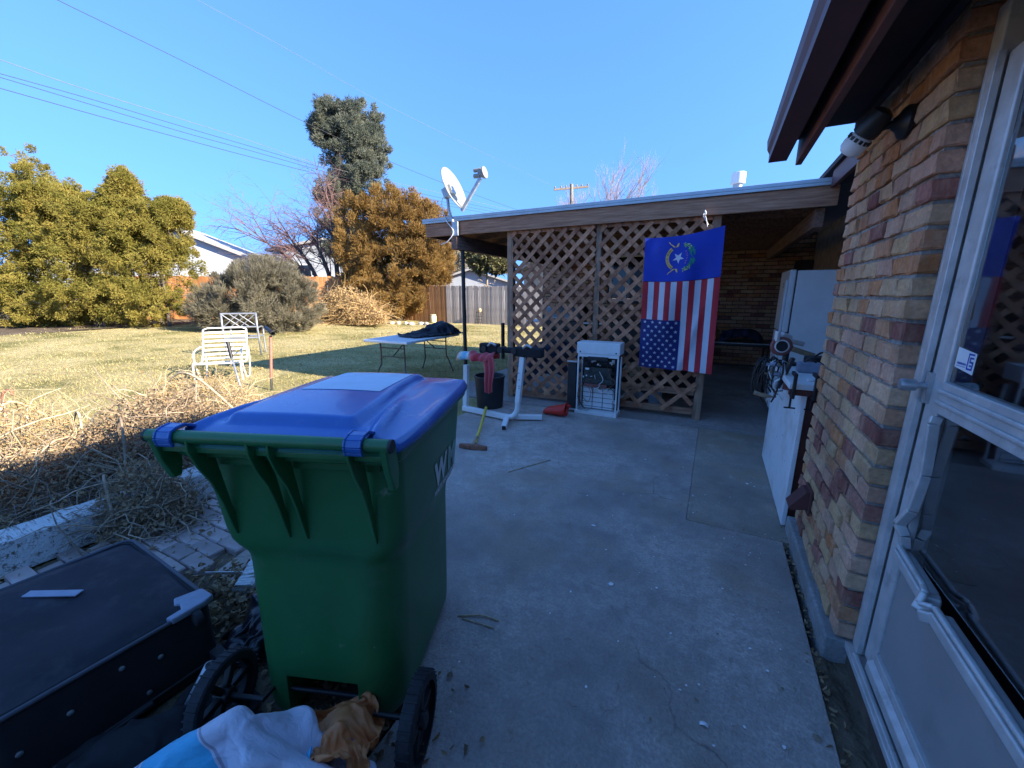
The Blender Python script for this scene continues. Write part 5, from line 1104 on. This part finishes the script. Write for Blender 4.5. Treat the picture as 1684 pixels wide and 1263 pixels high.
# ================================================================ dead vines
def tangle(name, label, cat, c, rad, nst, nlf, seed, mst, mlf, lsz=.022, arch=None, group=None, base=None, slen=.45):
    t = thing(name, label, cat, c, 0, group); rr = random.Random(seed); mb = MB()
    for k in range(nst):
        a = rr.uniform(0, 6.28); q = math.sqrt(rr.random()); p = Vector((rad[0]*q*math.cos(a), rad[1]*q*math.sin(a), rad[2]*rr.uniform(0, .9)*(1-.6*q)))
        d = Vector((rr.gauss(0, 1), rr.gauss(0, 1), rr.gauss(.3, .6))).normalized(); pts = [p]; L_ = rr.uniform(.5, 1.3)*slen
        for j in range(5):
            d = (d+Vector((rr.gauss(0, .35), rr.gauss(0, .35), rr.gauss(-.12, .3)))).normalized(); np_ = pts[-1]+d*L_/5
            if np_.z < .01: np_.z = .01+rr.random()*.02; d.z = abs(d.z)*.5
            pts.append(np_)
        r0 = rr.choice((.0012, .0016, .002, .003, .0045, .007))*(1 if slen < 1 else 2.5); mb.tube(pts, [r0*(1-.12*i) for i in range(6)], 4, cap=False)
    if arch:
        for (p0, p1, p2, r0) in arch: mb.tube(cr([p0, p1, p2], 8), r0, 6)
    mb.build('stems', mst, t, smooth=True, recalc=False)
    q = np.sqrt(NP.random(nlf)); a = NP.uniform(0, 6.283, nlf); z = rad[2]*NP.uniform(0, 1, nlf)**.8*(1-.75*q**2)
    P = np.stack([rad[0]*q*np.cos(a)*1.05, rad[1]*q*np.sin(a)*1.05, z+.005], 1)+NP.normal(0, .015, (nlf, 3)); P[:, 2] = np.maximum(P[:, 2], .005)
    V, Fq = leaf_quads(P, lsz, nlf, .9); V = V+np.array(c)
    o = npmesh('dead_leaves', V, Fq, mlf, t); o['kind'] = 'stuff'; return t
G_ = 'heaps of dead vines along the bed'
p = Vector((-5.35, 2.35, terr(-5.35, 2.35)))
tangle('dead_vine_heap', 'rounded sunlit heap of dead tan vines behind the cart', 'dead vines', p, (.72, .60, .62), 700, 8000, 61, TWIG, DLEAFL, .012, [((-.7, -.2, .05), (.0, -.1, .62), (.75, .1, .1), .012), ((-.5, .2, .1), (.05, .0, .56), (.55, -.3, .2), .010), ((-.3, -.5, .05), (-.1, -.2, .5), (.5, .3, .25), .009)], G_)
p = Vector((-4.75, .55, terr(-4.75, .55)))
tangle('dead_vine_heap', 'sprawling tan vine stems beside the rusty hook', 'dead vines', p, (.60, .75, .68), 800, 9000, 62, TWIG, DLEAFL, .012, [((-.3, -.4, .0), (-.05, -.3, .5), (.2, -.5, .1), .012), ((.1, .1, .0), (-.1, .3, .55), (-.4, .6, .3), .010), ((.0, .5, .0), (.2, .6, .45), (.5, .5, .05), .009)], G_, slen=.6)
p = Vector((-4.0, .35, terr(-4.0, .35)))
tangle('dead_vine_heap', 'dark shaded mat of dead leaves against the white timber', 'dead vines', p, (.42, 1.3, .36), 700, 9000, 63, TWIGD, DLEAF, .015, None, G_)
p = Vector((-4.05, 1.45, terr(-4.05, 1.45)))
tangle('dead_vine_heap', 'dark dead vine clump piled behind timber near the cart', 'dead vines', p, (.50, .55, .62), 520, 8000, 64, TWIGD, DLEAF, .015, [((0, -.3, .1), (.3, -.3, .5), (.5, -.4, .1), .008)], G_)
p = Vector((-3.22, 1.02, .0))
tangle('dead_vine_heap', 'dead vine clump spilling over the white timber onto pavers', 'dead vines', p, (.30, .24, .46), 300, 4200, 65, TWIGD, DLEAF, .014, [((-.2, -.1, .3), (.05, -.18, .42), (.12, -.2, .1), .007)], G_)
wm = thing('wire_edging', 'low bent wire mesh fence behind the timber', 'wire fence', (-3.62, 1.3, .12))
mb = MB()
for k in range(4): mb.tube(cr([(-.05*k*.3, -.9, .04*k), (0, 0, .045*k+.01*math.sin(k)), (-.03, .7, .045*k)], 6), .0016, 4)
for k in range(22): y = -.9+1.6*k/21; mb.tube([(0, y, -.02), (-.02+.02*math.sin(k), y+.01, .15)], .0014, 4)
mb.build('wires', STEEL, wm)

# ================================================================ trees and shrubs
def unit(n):
    v = NP.normal(0, 1, (n, 3)); return v/np.linalg.norm(v, axis=1)[:, None]
def crown(name, m, par, ells, nl, lr, ns, L_, W_, up=.3, fill=.25, noise=.5, spikes=0, slen=.8, lo=.6, ff=.22, fr=1.22):
    VV = []
    for c, r in ells:
        c = np.array(c); r = np.array(r); d = unit(nl); far_ = NP.random(nl) < ff; lc_ = c+d*r*np.where(far_, NP.uniform(.95, fr, nl), NP.uniform(lo, 1.0, nl))[:, None]; ls = lr*NP.uniform(.55, 1.35, nl)*np.where(far_, .6, 1.0)
        nf = int(nl*fill); lc_ = np.concatenate([lc_, c+unit(nf)*r*NP.uniform(0, .6, nf)[:, None]]); ls = np.concatenate([ls, lr*np.ones(nf)]); out = np.concatenate([d, np.zeros((nf, 3))]); N_ = len(lc_)
        if spikes:
            sd = unit(spikes); sd[:, 2] = np.abs(sd[:, 2])*.8+.1; st_ = c+sd*r*.85; sdir = sd*np.array([1, 1, .6])+np.array([0, 0, .55])+NP.normal(0, .25, (spikes, 3)); sdir /= np.linalg.norm(sdir, axis=1)[:, None]
            sl = slen*NP.uniform(.5, 1.4, spikes); tt = np.linspace(.1, 1, 7); pc_ = (st_[:, None]+sdir[:, None]*(sl[:, None]*tt)[:, :, None]).reshape(-1, 3)
            lc_ = np.concatenate([lc_, pc_]); ls = np.concatenate([ls, np.tile(lr*(.36-.28*tt), spikes)]); out = np.concatenate([out, np.repeat(sdir*1.6, 7, 0)]); N_ = len(lc_)
        e = unit(N_*ns); pos = np.repeat(lc_, ns, 0)+e*np.repeat(ls, ns)[:, None]*NP.uniform(.45, 1.08, N_*ns)[:, None]
        dr = e+np.repeat(out, ns, 0)*.5+np.array([0, 0, up])+NP.normal(0, noise, (N_*ns, 3)); dr /= np.linalg.norm(dr, axis=1)[:, None]
        l = L_*NP.uniform(.5, 1.4, N_*ns)[:, None]; w_ = W_*NP.uniform(.6, 1.3, N_*ns)[:, None]
        s1 = np.cross(dr, NP.normal(0, 1, dr.shape)); s1 /= np.linalg.norm(s1, axis=1)[:, None]+1e-9; s2 = np.cross(dr, s1)
        for s_ in (s1, s2):
            V = np.empty((len(pos), 4, 3)); V[:, 0] = pos-dr*l*.5; V[:, 1] = pos+s_*w_; V[:, 2] = pos+dr*l*.6; V[:, 3] = pos-s_*w_; VV.append(V)
    V = np.concatenate(VV).reshape(-1, 3); V[:, 2] = np.maximum(V[:, 2], -.05)
    o = npmesh(name, V, np.arange(len(V)).reshape(-1, 4), m, par); return o
def ell(px, py, rx, ry, D, dz=None):      # ellipsoid from a pixel ellipse at depth D
    k = D/F; c = dp(px, py, D); return ((c.x, c.y, c.z), (rx*k*1.0, (dz if dz else rx*k), ry*k))
def branches(mb, p, d, L_, r, depth, rr, spread=.6, up=.1, kids=3, seg=4, droop=0.):
    pts = [p]; q = d.normalized()
    for i in range(seg):
        q = (q+Vector((rr.gauss(0, .13), rr.gauss(0, .13), rr.gauss(up*.4-droop, .10)))).normalized(); pts.append(pts[-1]+q*L_/seg)
    mb.tube(pts, [r*(1-.5*i/seg) for i in range(seg+1)], 6 if depth > 2 else (4 if depth > 1 else 3), cap=False)
    if depth <= 0: return
    for k in range(kids):
        i = rr.randint(max(1, seg-3), seg); nd = (q+Vector((rr.gauss(0, spread), rr.gauss(0, spread), rr.gauss(up, spread*.6)))).normalized()
        branches(mb, pts[i], nd, L_*rr.uniform(.55, .82), r*.5, depth-1, rr, spread, up, kids, seg, droop)
def base_at(px, D): p = dp(px, 500, D); return Vector((p.x, p.y, terr(p.x, p.y)))
def tree(name, label, px, D, ells, m, nl, lr, ns, L_, W_, trunk_r, cat='tree', group=None, stems=1, tm=None, up=.3, lean=None, nbr=14, noise=.5, spikes=0, slen=.8, lo=.6, ff=.22, fr=1.22):
    b_ = base_at(px, D); t = thing(name, label, cat, b_, 0, group); rr = random.Random(int(px)); mb = MB()
    for s_ in range(stems):
        e = ells[s_ % len(ells)]; top = Vector(e[0])-b_; mb.tube(cr([(rr.uniform(-.2, .2)*(stems > 1), rr.uniform(-.2, .2)*(stems > 1), -.15), top*.35+Vector((rr.gauss(0, .15), rr.gauss(0, .15), 0)), top*.7, top+Vector((0, 0, e[1][2]*.6))], 5), [trunk_r*(1-.05*i) for i in range(16)], 8)
    for k in range(nbr):
        e = rr.choice(ells); c = Vector(e[0])-b_; s0 = c*rr.uniform(.35, .9); d = Vector([rr.gauss(0, 1)*e[1][i] for i in range(3)]); d = d.normalized()*max(e[1])*rr.uniform(.6, 1.0)
        mb.tube(cr([s0, s0+d*.5+Vector((0, 0, .1)), s0+d], 4), [trunk_r*.3*(1-.09*i) for i in range(9)], 5)
    mb.build('trunk', tm or BARK, t, smooth=True, recalc=False)
    crown('crown', m, t, ells, nl, lr, ns, L_, W_, up=up, noise=noise, spikes=spikes, slen=slen, lo=lo, ff=ff, fr=fr); return t
GJ = 'junipers in the hedge at the left'
D_ = 15.9
tree('juniper_tree', 'tall yellow-green juniper at the left picture edge', 30, D_, [ell(35, 325, 75, 66, D_, 1.6), ell(-20, 400, 110, 95, D_, 1.8), ell(60, 420, 75, 80, D_, 1.5), ell(20, 495, 120, 42, D_, 1.6), ell(110, 505, 80, 30, D_, 1.4), ell(95, 350, 45, 45, D_, 1.2)], JUN, 120, .27, 130, .11, .014, .08, group=GJ, stems=2, nbr=60, spikes=0, lo=.75, ff=.30, fr=1.25, noise=.9)
D_ = 15.5
tree('juniper_tree', 'ragged juniper with a spiky topknot in the middle of hedge', 160, D_, [ell(135, 385, 70, 60, D_, 1.4), ell(140, 460, 95, 72, D_, 1.7), ell(205, 315, 17, 30, D_, .45), ell(195, 355, 30, 34, D_, .8), ell(90, 345, 40, 40, D_, .9), ell(175, 385, 50, 45, D_, 1.2), ell(228, 400, 45, 40, D_, 1.0)], JUN, 115, .26, 130, .11, .014, .07, group=GJ, stems=4, nbr=80, spikes=0, lo=.75, ff=.32, fr=1.28, noise=.9)
D_ = 15.7
tree('juniper_tree', 'bushy juniper at the right end of the hedge, drooping tip', 262, D_, [ell(240, 440, 72, 72, D_, 1.6), ell(225, 497, 84, 38, D_, 1.5), ell(258, 385, 48, 42, D_, 1.1), ell(282, 350, 28, 18, D_, .5)], JUN, 115, .26, 130, .11, .014, .07, group=GJ, stems=3, nbr=80, spikes=0, lo=.75, ff=.32, fr=1.28, noise=.9)
D_ = 15.0
tree('mounded_shrub', 'wide grey-green mounded evergreen shrub beyond the lawn chairs', 425, D_, [ell(425, 492, 84, 50, D_, 1.6), ell(385, 505, 52, 40, D_, 1.4), ell(470, 498, 50, 46, D_, 1.4), ell(435, 465, 62, 40, D_, 1.3)], YEW, 110, .22, 130, .15, .009, .06, 'shrub', stems=3, up=.9, noise=.35, nbr=10, spikes=0, lo=.8, ff=.08, fr=1.08)
D_ = 21.0
tree('browning_conifer', 'large golden brown juniper tree standing before the far fence', 655, D_, [ell(650, 365, 62, 55, D_, 2.0), ell(600, 400, 42, 78, D_, 1.6), ell(695, 395, 50, 62, D_, 1.8), ell(640, 455, 62, 52, D_, 2.0), ell(705, 430, 38, 40, D_, 1.5), ell(645, 488, 60, 28, D_, 1.7), ell(600, 470, 30, 40, D_, 1.2)], JUNB, 120, .33, 140, .16, .018, .16, stems=3, up=.7, noise=.4, nbr=20, spikes=0, lo=.72, ff=.15, fr=1.12)
D_ = 27.0
tree('blue_spruce', 'tall blue-green spruce rising behind the brown conifer', 590, D_, [ell(545, 198, 27, 30, D_, 1.2), ell(592, 205, 34, 36, D_, 1.4), ell(575, 245, 50, 46, D_, 1.9), ell(592, 292, 44, 48, D_, 1.8), ell(603, 248, 34, 44, D_, 1.5), ell(560, 318, 42, 22, D_, 1.5), ell(530, 215, 18, 20, D_, .8), ell(565, 385, 45, 50, D_, 1.6)], SPRU, 95, .36, 120, .20, .021, .25, stems=1, up=.2, nbr=14, spikes=0, lo=.7, ff=.2, fr=1.15)
# tan vine mass on the far fence
D_ = 18.6; b_ = base_at(570, D_)
t_ = tangle('vine_thicket', 'tan leafless vine thicket heaped against the far fence', 'vines', b_, (2.1, .9, 1.75), 1500, 8000, 71, mat('tan_stem', (.46,.30,.13), .85, var=.3, rnd='island'), DLEAFL, .05, slen=1.1)
# bare plum tree
D_ = 22.; b_ = base_at(560, D_); pt_ = thing('bare_plum_tree', 'leafless plum tree with reddish twigs left of the spruce', 'tree', b_)
rr = random.Random(81); mb = MB(); mt = MB()
for k, (px, py, r0) in enumerate(((520, 400, .14), (480, 395, .13), (580, 385, .15), (440, 400, .10), (545, 345, .15))):
    tip = dp(px, py, D_)-b_; s0 = Vector((rr.uniform(-.5, .5), rr.uniform(-.3, .3), -.1)); mid = s0.lerp(tip, .5)+Vector((0, 0, .5))
    pts = cr([s0, mid, tip], 5); mb.tube(pts, [r0*(1-.05*i) for i in range(len(pts))], 8)
    for q in range(16): i = rr.randint(3, len(pts)-1); d = (pts[i]-pts[i-1]).normalized()+Vector((rr.gauss(-.35, .6), rr.gauss(-.1, .6), rr.gauss(.30, .4))); branches(mt, pts[i], d, rr.uniform(1.1, 1.9), .034, 4, rr, .6, .0, 3, 3, .05)
mb.build('trunk', BARK, pt_, smooth=True, recalc=False); mt.build('crown', PLUMT, pt_, recalc=False)
# bare trees above the patio roof
for (px, py, D_, r0, L_, label, sd) in ((1010, 352, 26., .10, 1.5, 'leafless tree with fine pale twigs above the patio roof', 91), (935, 352, 30., .06, 1.0, 'smaller leafless bush top left of the utility pole', 92)):
    b_ = base_at(px, D_); t = thing('bare_tree', label, 'tree', b_); rr = random.Random(sd); top = dp(px, py, D_)-b_; mb = MB(); mt = MB()
    mb.tube(cr([(0, 0, -.1), top*.5, top], 5), [r0*2*(1-.04*i) for i in range(11)], 8)
    for q in range(13): branches(mt, top*rr.uniform(.8, 1), Vector((rr.gauss(.15, .7), rr.gauss(0, .6), rr.uniform(.5, 1.2))), rr.uniform(.8, 1.3)*L_, r0*.5, 4, rr, .42, .22, 3)
    mb.build('trunk', BARKL, t, smooth=True, recalc=False); mt.build('crown', mat('pale_twig', (.36,.27,.24), .9, var=.25, rnd='island'), t, recalc=False)
D_ = 33.
tree('garden_tree', 'small leafy tree in front of the grey gabled house', 803, D_, [ell(800, 432, 26, 16, D_, 1.2), ell(785, 425, 18, 14, D_, .9), ell(820, 435, 16, 12, D_, .8)], FARL, 40, .4, 40, .35, .09, .16, tm=BARKL)
D_ = 42.
tree('distant_tree', 'pale distant tree between the brown conifer and the pole', 762, D_, [ell(757, 425, 18, 26, D_, 1.5), ell(735, 432, 20, 20, D_, 1.5)], mat('pale_leaf', (.30,.27,.2), .9, col2=(.42,.36,.26), scale=.6, rnd='island'), 50, .5, 30, .4, .05, .15, tm=BARKL)

# ================================================================ fences and far houses
FENO = mat('stained_board', (.20,.095,.042), .85, scale=3, col2=(.36,.19,.085), stretch=(6,6,.7), bump=.003, rnd='obj', spec=.2, dirt=((.10,.07,.05), 2.2, .58, .72))
FENG = mat('grey_board', (.26,.225,.20), .85, scale=3, col2=(.42,.37,.33), stretch=(6,6,.7), bump=.003, rnd='obj', spec=.2, dirt=((.16,.12,.09), 2, .58, .72))
FENR = mat('orange_board', (.34,.135,.05), .85, scale=2, col2=(.52,.25,.10), stretch=(4,4,.7), bump=.003, rnd='obj', spec=.2)
def fence(name, label, A, B, h, mats, bw=.14, split=None, par=None):
    A = Vector(A); B = Vector(B); t = thing(name, label, 'fence', A); d = B-A; L_ = math.hypot(d.x, d.y); a = math.atan2(d.y, d.x); t.rotation_euler = (0, 0, a); n = int(L_/bw); me = None
    for i in range(n):
        x = (i+.5)*bw; P = A+d*(x/L_); zb = terr(P.x, P.y)-A.z
        if i < 6:
            mb = MB(); hw = bw/2-.004; mb.prism([(-hw, 0, 0), (hw, 0, 0), (hw, 0, h-.03), (hw-.03, 0, h), (-hw+.03, 0, h), (-hw, 0, h-.03)], (0, 0, 0), (0, .02, 0))
            o = mb.build('board', mats[0], t); me = o.data
        else: o = bpy.data.objects.new('board', me); COL.objects.link(o); o.parent = t
        o.location = (x, R.uniform(-.006, .006), zb+R.uniform(-.015, .015)); o.rotation_euler = (0, R.uniform(-.008, .008), 0)
        m_ = mats[0] if (split is None or x < split) else mats[1]
        o.material_slots[0].link = 'OBJECT'; o.material_slots[0].material = m_
    for z in (.35, h-.4): MB().bb((0, .024, z), (L_, .06, z+.09)).build('rail', mats[-1], t)
    return t
fence('board_fence', 'vertical board fence, orange at left and grey at right', (-17.5, 16.5, terr(-17.5, 16.5)), (-6.2, 17.9, terr(-6.2, 17.9)), 1.88, [FENO, FENG], split=5.0)
A = dp(130, 500, 19.5); B = dp(700, 500, 21.5); fence('orange_fence', 'orange stained board fence behind the hedge and shrub', (A.x, A.y, terr(A.x, A.y)), (B.x, B.y, terr(B.x, B.y)), 2.15, [FENR], bw=.19)
# pale edging stones along the back bed
for k in range(22):
    P = Vector((-12.6-.30*k+R.uniform(-.05, .05), 15.6-.17*k+R.uniform(-.08, .08), 0)); P.z = terr(P.x, P.y); bm = bmesh.new(); bmesh.ops.create_icosphere(bm, subdivisions=2, radius=1); rr = random.Random(k)
    for v in bm.verts: v.co = Vector((v.co.x*.16, v.co.y*.11, v.co.z*.10+.05))*(1+rr.uniform(-.1, .1))
    me = bpy.data.meshes.new('edging_stone'); bm.to_mesh(me); bm.free(); me.materials.append(mat('pale_stone', (.48,.43,.36), .9, var=.2) if k == 0 else MATS['pale_stone']); o = bpy.data.objects.new('edging_stone', me); COL.objects.link(o); o.location = P; o.rotation_euler = (0, 0, rr.uniform(0, 3)); tag(o, 'pale rounded stone in the row edging the far bed', 'stone', 'edging stones along the far bed')
pt_ = thing('cream_urn', 'small cream ceramic urn at the foot of board fence', 'urn', (-13.1, 16.75, terr(-13.1, 16.75))); MB().lathe([(.12, 0), (.15, .05), (.16, .30), (.13, .38), (.15, .42)], 20).build('urn_body', CREAM, pt_, smooth='auto')
ws = thing('wire_plant_stand', 'leaning wire plant stand with dry plant at the grey fence', 'plant stand', (-10.6, 17.1, terr(-10.6, 17.1)))
mb = MB()
for x in (-.16, -.05, .05, .16): mb.tube([(x, 0, 0), (x*1.1+.05, .12, .62)], .012, 6)
for z in (.1, .25, .4, .6): mb.tube([(-.18, z*.2, z), (.22, z*.2, z)], .010, 6)
mb.build('wire_frame', BLACKM, ws); MB().lathe([(.07, .60), (.10, .72), (.05, .80)], 10, (.06, .10, 0)).build('dry_plant', BUFFP, ws)
bp_ = thing('black_bollard', 'thin black post standing on lawn beside the lattice', 'post', (-4.4, 8.2, -.02)); MB().tube([(0, 0, 0), (0, 0, .85)], .045, 10).build('post_body', BLACKM, bp_, smooth='auto')
def far_house(name, label, c, rz, w_, dpt_, h, rise, wm_, rm_, win=()):
    t = thing(name, label, 'house', c, rz); MB().bb((-w_/2, 0, -.3), (w_/2, dpt_, h)).build('wall', wm_, t)
    MB().prism([(-w_/2, 0.01, h), (w_/2, 0.01, h), (0, 0.01, h+rise)], (0, 0, 0), (0, dpt_-.02, 0)).build('gable', wm_, t)
    o_ = .45; sl = rise/(w_/2)
    for s_ in (-1, 1):
        MB().prism([(0, -o_, h+rise+.05), (s_*(w_/2+o_), -o_, h-o_*sl+.05), (s_*(w_/2+o_), -o_, h-o_*sl+.24), (0, -o_, h+rise+.24)], (0, 0, 0), (0, dpt_+2*o_, 0)).build('roof', rm_, t)
    for (x, z, ww, hh) in win:
        f_ = MB().bb((x-ww/2, -.05, z), (x+ww/2, -.005, z+hh)).build('window', WHITE, t); MB().bb((x-ww/2+.06, -.06, z+.06), (x+ww/2-.06, -.052, z+hh-.06)).build('pane', GLASSD, f_)
    return t
yc = YAW
H1 = base_at(255, 30.); far_house('white_gabled_house', 'white house with pale gable roof behind the hedge', (H1.x, H1.y, .2), YAW+.25, 15.0, 9, 3.6, 3.1, SIDING, CONCF, ((4.5, 1.6, 1.4, 1.2),))
H2 = base_at(545, 36.); far_house('pale_house', 'pale house wall glimpsed behind the plum tree', (H2.x, H2.y, .2), YAW+.1, 9.0, 8, 4.9, .9, SIDING, CONCF, ((-2.2, 2.4, 1.6, 1.4), (2., 2.4, 1.6, 1.4)))
H3 = base_at(775, 40.); far_house('grey_gabled_house', 'grey gabled house roof showing above the board fence', (H3.x, H3.y, 0), YAW-.05, 8.6, 10, 2.35, 1.35, SIDINGG, CONCF)
H4 = base_at(715, 44.); far_house('low_white_house', 'low white house at the foot of the brown conifer', (H4.x, H4.y, 0), YAW+.1, 8.0, 8, 2.6, .7, SIDING, CONCF)
# neighbour's sunlit wall seen through the lattice
H5 = Vector((-9.5, 25., 0)); far_house('tan_house', 'tan house seen sunlit through the left lattice', H5, -.5, 7, 8, 3.0, 1.2, mat('tan_stucco', (.50,.40,.28), .9, var=.1), CONCF)

# ================================================================ overhead lines
up_ = base_at(940, 27.); po = thing('utility_pole', 'wooden utility pole with crossarm above the patio roof', 'utility pole', (up_.x, up_.y, 0))
tp = dp(940, 303, 27.)-Vector((up_.x, up_.y, 0)); MB().tube([(0, 0, -.1), (tp.x, tp.y, tp.z)], [.16, .11], 12).build('pole', BARKL, po, smooth='auto')
a_ = dp(911, 312, 27.)-Vector((up_.x, up_.y, 0)); b_ = dp(968, 307, 27.)-Vector((up_.x, up_.y, 0)); MB().bar(a_, b_, .10, .12).build('crossarm', BARKL, po)
for f in (.03, .2, .35, .65, .8, .97): q = a_.lerp(b_, f); MB().lathe([(.03, .06), (.05, .10), (.05, .16), (.03, .20)], 10, q).build('insulator', BARKL, po, smooth='auto')
def wire(label, pts, r, m, Dl=14., Dr=42.):
    P = []
    for x, y in pts: f = x/850.; P.append(dp(x, y, 1/((1-f)/Dl+f/Dr)))
    t = thing('power_line', label, 'power line', P[0], 0, 'overhead lines across the sky'); MB().tube([q-P[0] for q in cr(P, 8)], r, 5).build('cable', m, t, smooth=True)
WB = mat('dark_cable', (.03,.03,.035), .6); WWT = mat('pale_cable', (.16,.17,.19), .8)
wire('dark overhead cable crossing the picture top left to dish', [(40, -30), (95, 0), (300, 100), (510, 205), (640, 265), (740, 305), (850, 345), (900, 362)], .013, WB)
wire('thin pale overhead wire highest across the sky', [(280, -26), (325, 0), (480, 85), (640, 175), (830, 268), (905, 304)], .008, WWT)
wire('pale overhead cable just above the dark bundle', [(-40, 84), (0, 98), (150, 150), (400, 228), (530, 272), (700, 312), (850, 348)], .011, WWT)
wire('upper dark cable of the overhead bundle at left', [(-40, 110), (0, 121), (150, 163), (300, 208), (420, 243), (590, 293), (700, 320), (850, 352)], .012, WB)
wire('middle dark cable of the overhead bundle at left', [(-40, 116), (0, 127), (150, 172), (300, 217), (420, 250), (590, 298), (700, 326), (850, 356)], .012, WB)
wire('lowest dark overhead cable above the hedge', [(-40, 134), (0, 145), (160, 190), (300, 228), (420, 260), (590, 303), (700, 331), (850, 360)], .013, WB)

settle()
